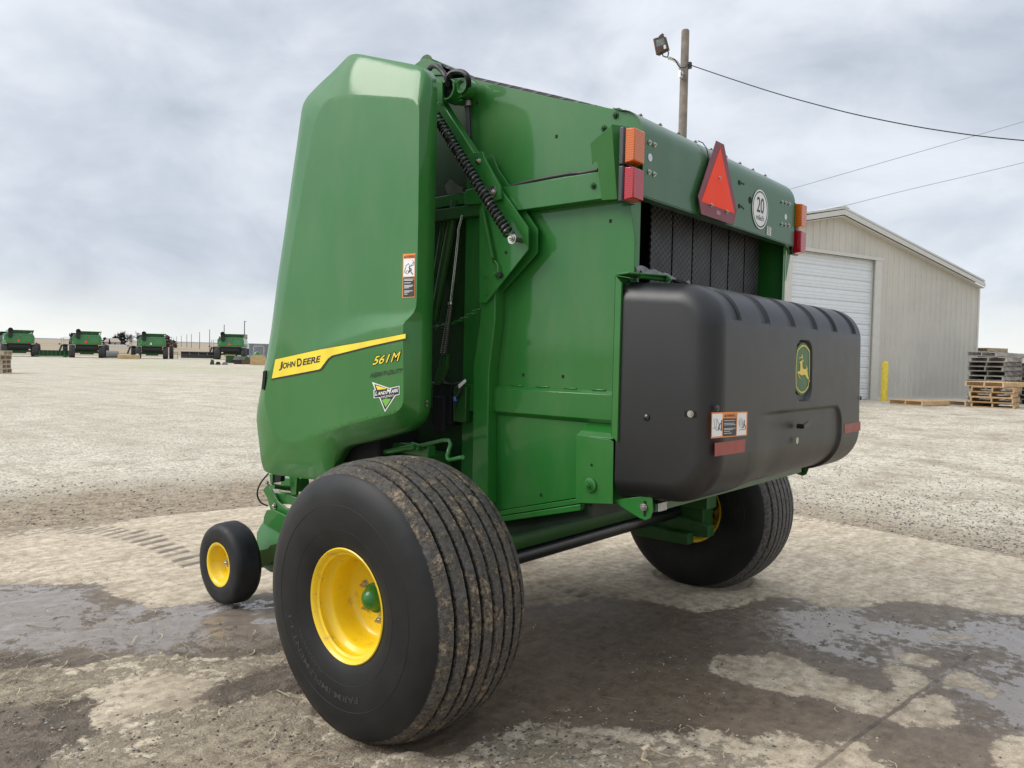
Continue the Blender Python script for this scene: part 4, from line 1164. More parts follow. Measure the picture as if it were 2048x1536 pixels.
# ================================================================== SETTING
PC = V((4.78, 4.10, 0)); E1 = V((.977, -.214, 0)).normalized(); E2 = V((.214, .977, 0)).normalized()
def H(x, y):
    r = math.hypot(x-CAM.x, y-CAM.y)
    a = .41*smooth01((x-8)/10)*(1-smooth01((y-14-x*.2)/40))
    q = r-150
    rise = .0113*(q+math.sqrt(q*q+900))/2 if r > 40 else 0
    if r > 40: rise *= smooth01((r-60)/120)
    return a+rise
mb = MB(); rad = [0.01]
r = 1.5
while r < 3200: rad.append(r); r *= 1.075
na = 180
for i, r in enumerate(rad):
    for k in range(na):
        th = 2*math.pi*k/na; x = CAM.x+r*math.sin(th); y = CAM.y+r*math.cos(th); mb.v.append((x, y, H(x, y)-.004))
nr_ = len(rad); mb.f = [(i*na+k, (i+1)*na+k, (i+1)*na+(k+1) % na, i*na+(k+1) % na) for i in range(nr_-1) for k in range(na)]; mb.mi = [0]*len(mb.f)
m, t, p = nt('gravel_yard'); c = coords(t)
sep = t.nodes.new('ShaderNodeSeparateXYZ'); t.links.new(c, sep.inputs[0])
def lin(a, b, d): return math_(t, 'ADD', math_(t, 'ADD', math_(t, 'MULTIPLY', sep.outputs[0], a), math_(t, 'MULTIPLY', sep.outputs[1], b)), d)
vv = lin(E2.x, E2.y, -PC.dot(E2)); uu = lin(E1.x, E1.y, -PC.dot(E1))
dist = math_(t, 'SQRT', math_(t, 'ADD', math_(t, 'POWER', lin(1, 0, -CAM.x), 2.), math_(t, 'POWER', lin(0, 1, -CAM.y), 2.)))
vor = t.nodes.new('ShaderNodeTexVoronoi'); vor.inputs['Scale'].default_value = 26; t.links.new(c, vor.inputs['Vector'])
vor2 = t.nodes.new('ShaderNodeTexVoronoi'); vor2.inputs['Scale'].default_value = 60; t.links.new(c, vor2.inputs['Vector'])
big = noise_(t, c, .16, 6, .6); mid = noise_(t, c, 1.3, 6, .65); fin = noise_(t, c, 9, 6, .75)
g = mixc(t, ramp(t, big, [(.3, 0.), (.7, 1.)]), (.60, .53, .41), (.76, .69, .555))
g = mixc(t, math_(t, 'MULTIPLY', ramp(t, vor.outputs['Color'], [(.15, 1.), (.45, 0.)]), .75), g, (.21, .17, .12))
g = mixc(t, math_(t, 'MULTIPLY', ramp(t, vor2.outputs['Color'], [(.60, 0.), (.85, 1.)]), .6), g, (.88, .83, .72))
g = mixc(t, ramp(t, mid, [(.42, 0.), (.75, .65)]), g, (.36, .31, .235))
g = mixc(t, ramp(t, fin, [(.45, 0.), (.75, .5)]), g, (.26, .215, .155))
lanes = noise_(t, coords(t, (.9, .10, 1), rot=(0, 0, -.35)), 1.6, 6, .6)
g = mixc(t, ramp(t, lanes, [(.50, 0.), (.66, .42)]), g, (.37, .30, .215))
brown = mixc(t, ramp(t, fin, [(.35, 0.), (.65, 1.)]), (.20, .15, .10), (.48, .39, .28))
dm1 = math_(t, 'MULTIPLY', sstep(t, math_(t, 'ADD', vv, math_(t, 'MULTIPLY', math_(t, 'SUBTRACT', mid, .5), 3.6)), 2.7, .9), sstep(t, uu, 1.6, -.4))
dm2 = math_(t, 'MULTIPLY', math_(t, 'MULTIPLY', sstep(t, math_(t, 'ADD', uu, math_(t, 'MULTIPLY', math_(t, 'SUBTRACT', mid, .5), 2.2)), 1.3, .25), sstep(t, vv, 1.2, .3)), .75)
dm3 = math_(t, 'MULTIPLY', sstep(t, mid, .50, .66), math_(t, 'MULTIPLY', sstep(t, vv, 5.5, 3.0), .55))
g = mixc(t, math_(t, 'MAXIMUM', math_(t, 'MAXIMUM', dm1, dm2), dm3), g, brown)
gm = math_(t, 'MULTIPLY', sstep(t, dist, 22, 45), sstep(t, noise_(t, c, .05, 3), .50, .66))
g = mixc(t, math_(t, 'MULTIPLY', gm, .45), g, (.38, .42, .20))
fl = coords(t, (.004, .020, 1), rot=(0, 0, YAW-.5)); fb = noise_(t, fl, 2.2, 5, .6)
field = ramp(t, fb, [(.30, (.20, .15, .11)), (.45, (.36, .28, .19)), (.55, (.42, .35, .25)), (.68, (.26, .21, .16))])
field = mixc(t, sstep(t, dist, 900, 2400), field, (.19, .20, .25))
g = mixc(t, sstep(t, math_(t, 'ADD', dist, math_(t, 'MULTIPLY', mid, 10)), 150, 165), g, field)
t.links.new(g, p.inputs['Base Color']); p.inputs['Roughness'].default_value = .93; p.inputs['Specular IOR Level'].default_value = .2
hb = math_(t, 'ADD', math_(t, 'MULTIPLY', vor.outputs['Distance'], -.6), math_(t, 'ADD', fin, math_(t, 'MULTIPLY', mid, .8)))
bump(t, p, hb, .85, .035)
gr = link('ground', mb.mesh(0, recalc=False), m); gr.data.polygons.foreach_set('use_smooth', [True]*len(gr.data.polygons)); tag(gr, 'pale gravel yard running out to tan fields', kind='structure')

# ---- concrete pad: a fine sheet with dirt relief
NU, NV, ST = 470, 430, .0202
uu_, vv_ = np.meshgrid(np.arange(NU+1)*-ST, np.arange(NV+1)*-ST, indexing='ij')
PX_ = PC.x+uu_*E1.x+vv_*E2.x; PY_ = PC.y+uu_*E1.y+vv_*E2.y
def sdpoly(pix):
    P = np.array([[*atz(0, *q).xy] for q in pix]); x, y = PX_, PY_
    d = np.full(x.shape, 1e9); ins = np.zeros(x.shape, bool); n = len(P)
    for i in range(n):
        ax_, ay_ = P[i]; bx_, by_ = P[i-1]; ex, ey = bx_-ax_, by_-ay_
        tt = np.clip(((x-ax_)*ex+(y-ay_)*ey)/(ex*ex+ey*ey+1e-12), 0, 1)
        d = np.minimum(d, (x-ax_-ex*tt)**2+(y-ay_-ey*tt)**2)
        c1 = (ay_ > y) != (by_ > y)
        with np.errstate(divide='ignore', invalid='ignore'): xi = (bx_-ax_)*(y-ay_)/(by_-ay_)+ax_
        ins ^= c1 & (x < xi)
    d = np.sqrt(d); return np.where(ins, d, -d)
def vnoise(x, y, s, seed=0):
    rr = np.random.default_rng(seed); T = rr.random((256, 256)); x = x*s+100.3; y = y*s+100.7
    xi = np.floor(x).astype(int); yi = np.floor(y).astype(int); fx = x-xi; fy = y-yi
    fx = fx*fx*(3-2*fx); fy = fy*fy*(3-2*fy); g = lambda a, b: T[a % 256, b % 256]
    return (g(xi, yi)*(1-fx)+g(xi+1, yi)*fx)*(1-fy)+(g(xi, yi+1)*(1-fx)+g(xi+1, yi+1)*fx)*fy
def fbm(s, o=5, seed=0, rough=.55, ax=1., ay=1., ang=0.):
    ca, sa = math.cos(ang), math.sin(ang); X = (PX_*ca+PY_*sa)*ax; Y = (-PX_*sa+PY_*ca)*ay
    v = 0; a = 1; tot = 0
    for k in range(o): v = v+a*vnoise(X, Y, s*2**k, seed+k*7); tot += a; a *= rough
    return v/tot
wobble = (fbm(1.6, 5, 3)-.5)*.36+(fbm(9, 4, 21, .7)-.5)*.12
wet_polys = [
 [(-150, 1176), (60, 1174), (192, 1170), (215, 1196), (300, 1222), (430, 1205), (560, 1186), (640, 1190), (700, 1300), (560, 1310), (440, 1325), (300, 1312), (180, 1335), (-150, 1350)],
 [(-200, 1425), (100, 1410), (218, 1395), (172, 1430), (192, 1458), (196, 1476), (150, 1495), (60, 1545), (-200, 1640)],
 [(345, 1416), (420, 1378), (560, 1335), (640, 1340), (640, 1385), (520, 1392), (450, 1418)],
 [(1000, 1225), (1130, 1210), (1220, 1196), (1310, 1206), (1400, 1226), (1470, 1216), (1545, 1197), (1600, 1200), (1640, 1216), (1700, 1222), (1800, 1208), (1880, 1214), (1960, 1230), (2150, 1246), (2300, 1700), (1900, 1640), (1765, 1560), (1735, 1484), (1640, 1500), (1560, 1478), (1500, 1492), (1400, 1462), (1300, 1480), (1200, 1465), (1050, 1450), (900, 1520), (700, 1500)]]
dry_polys = [
 [(1424, 1326), (1440, 1316), (1560, 1314), (1600, 1330), (1680, 1360), (1770, 1392), (1800, 1380), (1770, 1350), (1780, 1330), (1830, 1345), (1870, 1372), (1830, 1400), (1790, 1420), (1765, 1442), (1690, 1420), (1640, 1398), (1560, 1388), (1480, 1372), (1430, 1350)],
 [(1772, 1444), (1800, 1412), (1870, 1394), (1915, 1410), (1908, 1440), (1925, 1455), (1880, 1463), (1810, 1455)],
 [(1880, 1350), (1920, 1345), (1960, 1365), (2005, 1395), (1990, 1405), (1940, 1385), (1890, 1380)],
 [(1780, 1307), (1860, 1312), (1880, 1335), (1840, 1340), (1790, 1325)],
 [(1980, 1490), (2080, 1470), (2100, 1560), (2000, 1540)],
 [(1850, 1270), (1960, 1278), (1965, 1287), (1870, 1282)]]
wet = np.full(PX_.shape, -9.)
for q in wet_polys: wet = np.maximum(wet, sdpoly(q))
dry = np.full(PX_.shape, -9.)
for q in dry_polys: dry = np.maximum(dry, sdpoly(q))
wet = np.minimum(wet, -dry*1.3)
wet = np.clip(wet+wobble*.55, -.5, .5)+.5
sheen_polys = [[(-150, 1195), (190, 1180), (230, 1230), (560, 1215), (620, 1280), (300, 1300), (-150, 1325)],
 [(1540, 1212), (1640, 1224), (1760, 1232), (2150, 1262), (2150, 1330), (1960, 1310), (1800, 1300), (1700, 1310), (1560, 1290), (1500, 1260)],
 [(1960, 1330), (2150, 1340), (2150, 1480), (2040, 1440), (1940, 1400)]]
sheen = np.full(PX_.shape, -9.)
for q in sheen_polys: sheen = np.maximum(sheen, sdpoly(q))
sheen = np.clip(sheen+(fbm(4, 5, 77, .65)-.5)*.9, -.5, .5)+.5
# loose dirt: bottom band, pad margins
dirt_polys = [[(-300, 1325), (60, 1345), (300, 1325), (430, 1330), (560, 1310), (760, 1500), (1000, 1450), (1200, 1475), (1500, 1520), (1500, 1900), (-300, 1900)]]
dirt = np.full(PX_.shape, -9.)
for q in dirt_polys: dirt = np.maximum(dirt, sdpoly(q))
smooth_p = sdpoly([(190, 1440), (260, 1370), (400, 1345), (480, 1380), (470, 1430), (330, 1480), (200, 1490)])
dirt = np.minimum(dirt, -smooth_p)
edge = np.minimum(-uu_, -vv_); dirt = np.maximum(dirt, .16-edge)
dirt = np.clip(dirt*.6+(fbm(1.3, 6, 41, .62)-.5)*1.0+.06, -.5, .5)+.5
# tyre lug prints
lug = np.zeros(PX_.shape)
def lugs(line, n, wpx, hpx, skew, sgn=1, wgt=1.):
    global lug
    P0, P1, P2 = [V(q) for q in line]
    for k in range(n):
        s = (k+.5)/n; c = P0*(1-s)**2+P1*2*s*(1-s)+P2*s*s
        tg = ((P1-P0)*(1-s)+(P2-P1)*s).normalized()
        jx, jw = random.uniform(-3, 3), random.uniform(.65, 1.15); c = c+V((jx, jx*.2)); a = c+V((skew*.5*jw, -hpx*.5*jw)); b = c-V((skew*.5, -hpx*.5))
        q = [a-tg*wpx*.5, a+tg*wpx*.5, b+tg*wpx*.5, b-tg*wpx*.5]
        sd = sdpoly([tuple(z) for z in q]); lug = np.maximum(lug, wgt*np.clip(sd/.03+.55, 0, 1))
lugs([(140, 1064), (280, 1052), (400, 1135)], 15, 9, 15, 62)
lugs([(330, 1020), (400, 1028), (470, 1050)], 8, 5, 8, 55, wgt=.35)
lugs([(60, 1050), (20, 1056), (-60, 1062)], 6, 6, 7, 60, wgt=.35)
lugs([(1075, 1162), (1150, 1190), (1235, 1215)], 6, 14, 8, 24, wgt=.8)
lug = np.clip((lug-.25)*1.2*(.25+1.5*fbm(9, 4, 91, .6)), 0, 1)
# relief
rel = (fbm(14, 5, 5, .6)-.5)*.024*np.clip(dirt*1.4-.2, 0, 1)+(fbm(3, 3, 15)-.5)*.004
wl_ = np.clip(sdpoly(wet_polys[0])/.2, 0, 1); rel += wl_*(fbm(7, 5, 8, .66, .35, 1.6, -.6)-.5)*.055
wl2 = np.clip(sdpoly(wet_polys[1])/.15, 0, 1); rel += wl2*(fbm(6, 5, 9, .62, .4, 1.5, -.5)-.5)*.045
wl3 = np.clip(sdpoly(wet_polys[3])/.3, 0, 1); rel += wl3*(fbm(12, 5, 19, .68, .4, 1.3, .5)-.5)*.013
rel -= lug*.004
Z = .012+rel
Z = np.where(edge < .05, np.minimum(Z, .004+edge*.1), Z)
# keep clear under the tyres
for cx_ in (-1.405, 1.405):
    dd = np.hypot((PX_-cx_)/.30, (PY_-WY)/.28); Z = np.where(dd < 1.15, np.minimum(Z, .003), Z)
n1, n2 = PX_.shape
co = np.stack([PX_, PY_, Z], -1).reshape(-1, 3).astype(np.float32)
ii, jj = np.meshgrid(np.arange(n1-1), np.arange(n2-1), indexing='ij'); a_ = (ii*n2+jj).ravel()
quads = np.stack([a_, a_+1, a_+n2+1, a_+n2], -1).astype(np.int32)
me = bpy.data.meshes.new('pad'); me.vertices.add(len(co)); me.vertices.foreach_set('co', co.ravel()); me.loops.add(quads.size); me.loops.foreach_set('vertex_index', quads.ravel())
me.polygons.add(len(quads)); me.polygons.foreach_set('loop_start', np.arange(len(quads), dtype=np.int32)*4); me.update(calc_edges=True)
me.polygons.foreach_set('use_smooth', [True]*len(quads))
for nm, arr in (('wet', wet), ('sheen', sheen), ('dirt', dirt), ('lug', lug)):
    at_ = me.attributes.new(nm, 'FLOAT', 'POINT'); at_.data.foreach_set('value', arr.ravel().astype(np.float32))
if me.polygons[0].normal.z < 0: me.flip_normals()
m, t, p = nt('stained_concrete'); c = coords(t)
def attr(n):
    a = t.nodes.new('ShaderNodeAttribute'); a.attribute_name = n; return a.outputs['Fac']
str_ = coords(t, (1, 3.2, 1), rot=(0, 0, .55))
mid = noise_(t, c, 2.2, 7, .62); fin = noise_(t, c, 18, 6, .72); vf = noise_(t, c, 85, 4, .7); sk = noise_(t, str_, 3.2, 7, .68)
base = mixc(t, ramp(t, sk, [(.32, 0.), (.68, 1.)]), (.48, .385, .265), (.80, .685, .515))
base = mixc(t, ramp(t, fin, [(.42, 0.), (.68, .75)]), base, (.225, .17, .115))
base = mixc(t, ramp(t, vf, [(.56, 0.), (.72, .55)]), base, (.17, .13, .09))
base = mixc(t, ramp(t, mid, [(.5, 0.), (.72, .5)]), base, (.30, .235, .165))
vo = t.nodes.new('ShaderNodeTexVoronoi'); vo.inputs['Scale'].default_value = 30; t.links.new(c, vo.inputs['Vector'])
spk = math_(t, 'MULTIPLY', sstep(t, vo.outputs['Distance'], .16, .09), sstep(t, noise_(t, c, 3.3, 3), .42, .58))
base = mixc(t, math_(t, 'MULTIPLY', spk, .8), base, (.10, .078, .055))
vf2 = noise_(t, c, 230, 3, .75)
base = mixc(t, ramp(t, vf2, [(.50, 0.), (.66, .45)]), base, (.24, .185, .125))
soil = mixc(t, ramp(t, fin, [(.32, 0.), (.68, 1.)]), (.13, .10, .068), (.50, .405, .285))
soil = mixc(t, ramp(t, vf, [(.50, 0.), (.75, .8)]), soil, (.62, .53, .39))
dn = math_(t, 'ADD', attr('dirt'), math_(t, 'MULTIPLY', math_(t, 'SUBTRACT', fin, .5), .9))
dk = sstep(t, dn, .56, .80)
base = mixc(t, dk, base, soil)
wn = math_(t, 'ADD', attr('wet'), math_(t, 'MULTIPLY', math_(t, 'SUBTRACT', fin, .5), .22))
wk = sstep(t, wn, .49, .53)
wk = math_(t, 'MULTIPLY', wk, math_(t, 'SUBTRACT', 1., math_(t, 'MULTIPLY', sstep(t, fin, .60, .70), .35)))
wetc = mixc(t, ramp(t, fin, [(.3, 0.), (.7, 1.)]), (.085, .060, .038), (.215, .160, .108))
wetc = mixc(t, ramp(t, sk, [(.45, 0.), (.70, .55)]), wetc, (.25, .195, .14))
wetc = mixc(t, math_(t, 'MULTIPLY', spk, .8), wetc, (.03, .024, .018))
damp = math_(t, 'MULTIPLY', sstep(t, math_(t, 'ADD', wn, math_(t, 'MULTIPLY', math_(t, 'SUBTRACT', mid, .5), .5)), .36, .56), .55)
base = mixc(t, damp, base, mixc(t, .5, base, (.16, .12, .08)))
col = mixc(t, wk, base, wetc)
col = mixc(t, math_(t, 'MULTIPLY', attr('lug'), .85), col, (.115, .092, .070))
# saw joint of the slab
cs = t.nodes.new('ShaderNodeSeparateXYZ'); t.links.new(c, cs.inputs[0])
def jointline(p0, p1, w):
    p0 = atz(0, *p0); p1 = atz(0, *p1); d = (p1-p0).xy.normalized(); n = V((-d.y, d.x))
    l = math_(t, 'ADD', math_(t, 'ADD', math_(t, 'MULTIPLY', cs.outputs[0], n.x), math_(t, 'MULTIPLY', cs.outputs[1], n.y)), -n.dot(p0.xy))
    l = math_(t, 'ABSOLUTE', math_(t, 'ADD', l, math_(t, 'MULTIPLY', math_(t, 'SUBTRACT', mid, .5), .035)))
    return sstep(t, l, w, w*.4)
jl = jointline((1640, 1536), (1880, 1360), .012)
jl = math_(t, 'MULTIPLY', jl, ramp(t, fin, [(.35, 1.), (.6, .35)]))
col = mixc(t, math_(t, 'MULTIPLY', jl, .75), col, (.07, .055, .045))
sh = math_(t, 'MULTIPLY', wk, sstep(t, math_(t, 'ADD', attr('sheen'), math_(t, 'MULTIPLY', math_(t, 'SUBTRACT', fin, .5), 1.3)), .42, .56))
col = mixc(t, math_(t, 'MULTIPLY', sh, .60), col, (.30, .25, .21))  # sky reflection painted in: paler base colour on the puddle sheen
t.links.new(col, p.inputs['Base Color'])
rg = math_(t, 'SUBTRACT', .92, math_(t, 'MULTIPLY', wk, .34)); rg = math_(t, 'SUBTRACT', rg, math_(t, 'MULTIPLY', sh, .48)); t.links.new(rg, p.inputs['Roughness'])
t.links.new(math_(t, 'ADD', .5, math_(t, 'MULTIPLY', sh, .45)), p.inputs['Specular IOR Level'])
h = math_(t, 'ADD', math_(t, 'MULTIPLY', fin, .6), math_(t, 'ADD', math_(t, 'MULTIPLY', vf, .45), math_(t, 'MULTIPLY', jl, -.8)))
h = math_(t, 'MULTIPLY', h, math_(t, 'ADD', .35, math_(t, 'MULTIPLY', dk, 1.)))
h = math_(t, 'MULTIPLY', h, math_(t, 'SUBTRACT', 1., math_(t, 'MULTIPLY', sh, .80)))
bump(t, p, h, .95, .020)
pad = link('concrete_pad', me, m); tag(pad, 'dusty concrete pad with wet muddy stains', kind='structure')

# ---- loose stuff: pebbles and straw
def inpad(x, y): d = V((x, y, 0))-PC; return d.dot(E1) < -.02 and d.dot(E2) < -.02
mb = MB()
ico = [(0, 0, 1), (.9, 0, .2), (.28, .85, .25), (-.72, .53, .2), (-.72, -.53, .22), (.28, -.85, .2), (0, 0, -.4)]
icf = [(0, 1, 2), (0, 2, 3), (0, 3, 4), (0, 4, 5), (0, 5, 1), (6, 2, 1), (6, 3, 2), (6, 4, 3), (6, 5, 4), (6, 1, 5)]
def peb(x, y, z, s):
    a = random.random()*6.28; sx, sy, sz = s*random.uniform(.7, 1.3), s*random.uniform(.6, 1.1), s*random.uniform(.4, .8)
    mb.m = random.choice((0, 0, 1, 2)); mb.add([(x+(px*math.cos(a)-py*math.sin(a))*sx, y+(px*math.sin(a)+py*math.cos(a))*sy, z+pz*sz) for px, py, pz in ico], icf)
def clear(x, y): return not any(abs(x-c) < .36 and abs(y-WY) < .42 for c in (-1.405, 1.405)) and math.hypot(x+1.12, y-2.5) > .25
for k in range(1500):
    q = atz(0, random.uniform(-40, 2090), random.uniform(1030, 1560)**1.0)
    if inpad(q.x, q.y) and clear(q.x, q.y): peb(q.x, q.y, .012, random.choice((.003, .004, .005, .007)))
for cx_, cy_, n, sp_ in ((1700, 1240, 90, 90), (1300, 1330, 80, 60), (1400, 1405, 40, 30), (1110, 1500, 520, 170), (850, 1520, 420, 130), (700, 1500, 200, 90), (520, 1470, 200, 160), (330, 1500, 200, 140), (1640, 1250, 60, 60), (1545, 1330, 30, 90), (60, 1450, 120, 90)):
    for k in range(n):
        q = atz(0, random.gauss(cx_, sp_), random.gauss(cy_, sp_*.28))
        if inpad(q.x, q.y) and clear(q.x, q.y): peb(q.x, q.y, .012, random.choice((.003, .004, .005, .006, .009)))
pm = [simple('pebble_dark', (.10, .085, .065), .85), simple('pebble_tan', (.42, .35, .26), .85), simple('pebble_grey', (.30, .29, .27), .8)]
o = mb.build('pebbles', pm, smooth=0); tag(o, 'loose pebbles and soil crumbs scattered on the pad', 'pebbles', kind='stuff')
mb = MB()
for k in range(5200):
    if k % 2: q = atz(0, random.uniform(1560, 2120), 870+240*random.random()**.7)
    elif k % 3: q = atz(0, random.uniform(1540, 2120), random.uniform(985, 1135))
    else: q = atz(0, random.uniform(-60, 560), random.uniform(960, 1050))
    if not inpad(q.x+.05, q.y+.05): peb(q.x, q.y, H(q.x, q.y), random.choice((.006, .008, .011, .016)))
o = mb.build('gravel_stones', [simple('stone_grey', (.30, .27, .22), .85), simple('stone_pale', (.46, .42, .35), .85), simple('stone_brown', (.16, .13, .10), .85)], smooth=0); tag(o, 'coarse gravel stones along the edge of the pad', 'gravel', kind='stuff')
mb = MB()
def straw(x, y, z, L, w, a, bend):
    n = 5; pts = []
    for i in range(n+1):
        s = i/n-.5; aa = a+bend*s; pts.append((x+L*s*math.cos(aa), y+L*s*math.sin(aa), z+.004+.006*random.random()))
    vs = []
    for i, (px, py, pz) in enumerate(pts):
        ww = w*(1-.5*abs(i/n-.5)); vs += [(px-math.sin(a)*ww, py+math.cos(a)*ww, pz), (px+math.sin(a)*ww, py-math.cos(a)*ww, pz+.001)]
    mb.m = random.choice((0, 0, 1)); mb.add(vs, [(2*i, 2*i+1, 2*i+3, 2*i+2) for i in range(n)])
for cx_, cy_, n, sp_, L in ((30, 1395, 60, 80, .12), (130, 1400, 25, 60, .10), (330, 1320, 40, 130, .10), (600, 1450, 60, 120, .08), (1080, 1250, 26, 60, .06), (1180, 1500, 40, 130, .09), (150, 1260, 40, 90, .12), (60, 1340, 40, 60, .12), (1500, 1400, 30, 200, .06), (360, 1240, 40, 160, .09), (700, 1520, 60, 100, .08)):
    for k in range(n):
        q = atz(0, random.gauss(cx_, sp_), random.gauss(cy_, sp_*.3))
        if inpad(q.x, q.y) and clear(q.x, q.y): straw(q.x, q.y, .016, random.uniform(.4, 1.3)*L, random.uniform(.0012, .003), random.gauss(-.4, .8), random.gauss(0, .8))
o = mb.build('straw', [simple('straw_tan', (.46, .37, .23), .8), simple('straw_brown', (.16, .12, .08), .8)], smooth=0); tag(o, 'bits of straw and stalk lying on the muddy pad', 'straw', kind='stuff')
# one knotted root near the front edge
rt_m = simple('dry_stalk', (.55, .45, .32), .8)
mb = MB(); mb.tube([atz(z, a, b) for a, b, z in ((1284, 1518, .02), (1290, 1503, .05), (1286, 1498, .06), (1296, 1492, .07), (1304, 1500, .05), (1322, 1508, .03), (1340, 1512, .02))], [.006, .008, .009, .007, .004, .003, .002], 7)
mb.tube([atz(z, a, b) for a, b, z in ((1292, 1510, .02), (1286, 1520, .02), (1296, 1522, .02))], [.006, .006, .003], 6)
o = mb.build('dry_root', rt_m); tag(o, 'small pale dry root lying near the front edge of the pad', 'root')

# ---- metal building
A_ = atz(.41, 1949, 796); B_ = atz(.41, 1750, 799)
W1 = (B_-A_); W1.z = 0; W1.normalize(); W2 = V((-W1.y, W1.x, 0)); W2 = W2 if W2.dot(fw) > 0 else -W2
bz = .39
bld = empty('metal_building', (A_.x, A_.y, bz), 'beige ribbed metal shed with white overhead door beside the yard', 'shed', world=True)
def bw(s, d, z): return A_.xy.to_3d()+W1*s+W2*d+V((0, 0, z))
M['siding'] = simple('beige_siding', (.585, .555, .49), .5, var=.07, spec=.4, vscale=.8)
M['trim'] = simple('pale_trim', (.62, .60, .545), .5, var=.05)
M['roofing'] = simple('roof_metal', (.60, .60, .57), .45, var=.05)
M['door_white'] = simple('white_door', (.74, .77, .79), .45, var=.03)
zr, ze, hw_ = 6.05, 4.40, 7.96
def roofz(s): return zr-(zr-ze)*abs(s-hw_)/hw_
DR0, DR1, DT = 6.02, 9.92, 4.80
mb = MB(); th = .06
def wallpiece(P): mb.prism([bw(s, 0, z) for s, z in P], W2*th)
wallpiece([(0, bz), (0, ze), (DR0-.0, roofz(DR0)), (DR0, bz)])
wallpiece([(DR0, DT), (DR0, roofz(DR0)), (hw_, zr), (DR1, roofz(DR1)), (DR1, DT)])
wallpiece([(DR1, bz), (DR1, roofz(DR1)), (2*hw_, ze), (2*hw_, bz)])
mb.prism([bw(0, 0, bz), bw(0, 0, ze), bw(0, 14, ze), bw(0, 14, bz)], W1*th)
mb.prism([bw(2*hw_-th, 0, bz), bw(2*hw_-th, 0, ze), bw(2*hw_-th, 14, ze), bw(2*hw_-th, 14, bz)], W1*th)
mb.prism([bw(s, 14, z) for s, z in ((0, bz), (0, ze), (hw_, zr), (2*hw_, ze), (2*hw_, bz))], W2*th)
s = .15
while s < 2*hw_-.05:
    z0 = bz if not (DR0-.35 < s < DR1+.35) else DT+.08
    zt = roofz(s)-.02
    mb.prism([bw(s-.045, 0, z0), bw(s-.018, -.030, z0), bw(s+.018, -.030, z0), bw(s+.045, 0, z0)], (0, 0, zt-z0))
    for q in (.10, .20): mb.prism([bw(s-.010+q, 0, z0), bw(s+q, -.006, z0), bw(s+.010+q, 0, z0)], (0, 0, zt-z0))
    s += .305
for k in range(46):
    s = .2+k*.305; mb.prism([bw(0, s-.04, bz), bw(-.025, s-.015, bz), bw(-.025, s+.015, bz), bw(0, s+.04, bz)], (0, 0, ze-bz-.02))
mb.build('wall', M['siding'], bld, smooth=0)
mb = MB()
for zz in (1.05, 2.2, 3.35, 4.45):
    s = .15
    while s < 2*hw_:
        if zz < roofz(s)-.1 and not (DR0-.35 < s < DR1+.35 and zz < DT+.1):
            for q in (-.055, .055): mb.prism([bw(s+q-.007, -.001, zz-.007), bw(s+q+.007, -.001, zz-.007), bw(s+q+.007, -.001, zz+.007), bw(s+q-.007, -.001, zz+.007)], W2*-.012)
        s += .305
o = mb.build('screw_rows', simple('screw_head', (.40, .38, .33), .5), bld, smooth=0); o['kind'] = 'stuff'
mb = MB(); mb.prism([bw(-.02, -.034, bz), bw(DR0-.34, -.034, bz), bw(DR0-.34, -.0, bz), bw(-.02, 0, bz)], (0, 0, .10)); mb.build('base_trim', M['trim'], bld, smooth=0)
mb = MB(); rr_ = .22
for sg_ in (0, 1):
    P = [(.10, ze+.115), (hw_, zr+.10)] if sg_ == 0 else [(2*hw_+.35, ze+.04), (hw_, zr+.10)]
    q = [bw(P[0][0], -.25, P[0][1]), bw(P[1][0], -.25, P[1][1]), bw(P[1][0], 14.2, P[1][1]), bw(P[0][0], 14.2, P[0][1])]
    mb.prism(q, (0, 0, .06))
mb.prism([bw(hw_-.25, -.26, zr+.13), bw(hw_, -.26, zr+.21), bw(hw_+.25, -.26, zr+.13)], W2*14.5)
mb.build('roof', M['roofing'], bld, smooth=0)
mb = MB()
for s0, s1, z0, z1 in ((.10, hw_, ze+.07, zr+.075), (2*hw_+.35, hw_, ze-.02, zr+.075)):
    mb.prism([bw(s0, -.27, z0), bw(s1, -.27, z1), bw(s1, -.27, z1-.15), bw(s0, -.27, z0-.13)], W2*.03)
    mb.prism([bw(s0, -.24, z0-.18), bw(s1, -.24, z1-.20), bw(s1, -.0, z1-.20), bw(s0, -.0, z0-.18)], (0, 0, .02))
mb.build('gable_trim', M['trim'], bld, smooth=0)
mb = MB()
mb.prism([bw(-.02, -.035, bz), bw(.08, -.035, bz), bw(.08, 0, bz), (bw(-.02, 0, bz))], (0, 0, ze-bz-.05))
mb.prism([bw(DR0-.33, -.045, bz), bw(DR0, -.045, bz), bw(DR0, .30, bz), bw(DR0-.05, .30, bz), bw(DR0-.05, 0, bz), bw(DR0-.33, 0, bz)], (0, 0, DT-bz))
mb.prism([bw(DR1, -.045, bz), bw(DR1+.33, -.045, bz), bw(DR1+.33, 0, bz), bw(DR1+.02, 0, bz), bw(DR1+.02, .3, bz), bw(DR1, .3, bz)], (0, 0, DT-bz))
mb.prism([bw(DR0-.36, -.06, DT), bw(DR0-.36, -.06, DT+.10), bw(DR0-.36, .30, DT+.10), bw(DR0-.36, .30, DT)], W1*(DR1-DR0+.72))
mb.build('door_trim', M['trim'], bld, smooth=0)
mb = MB(); nz = 13
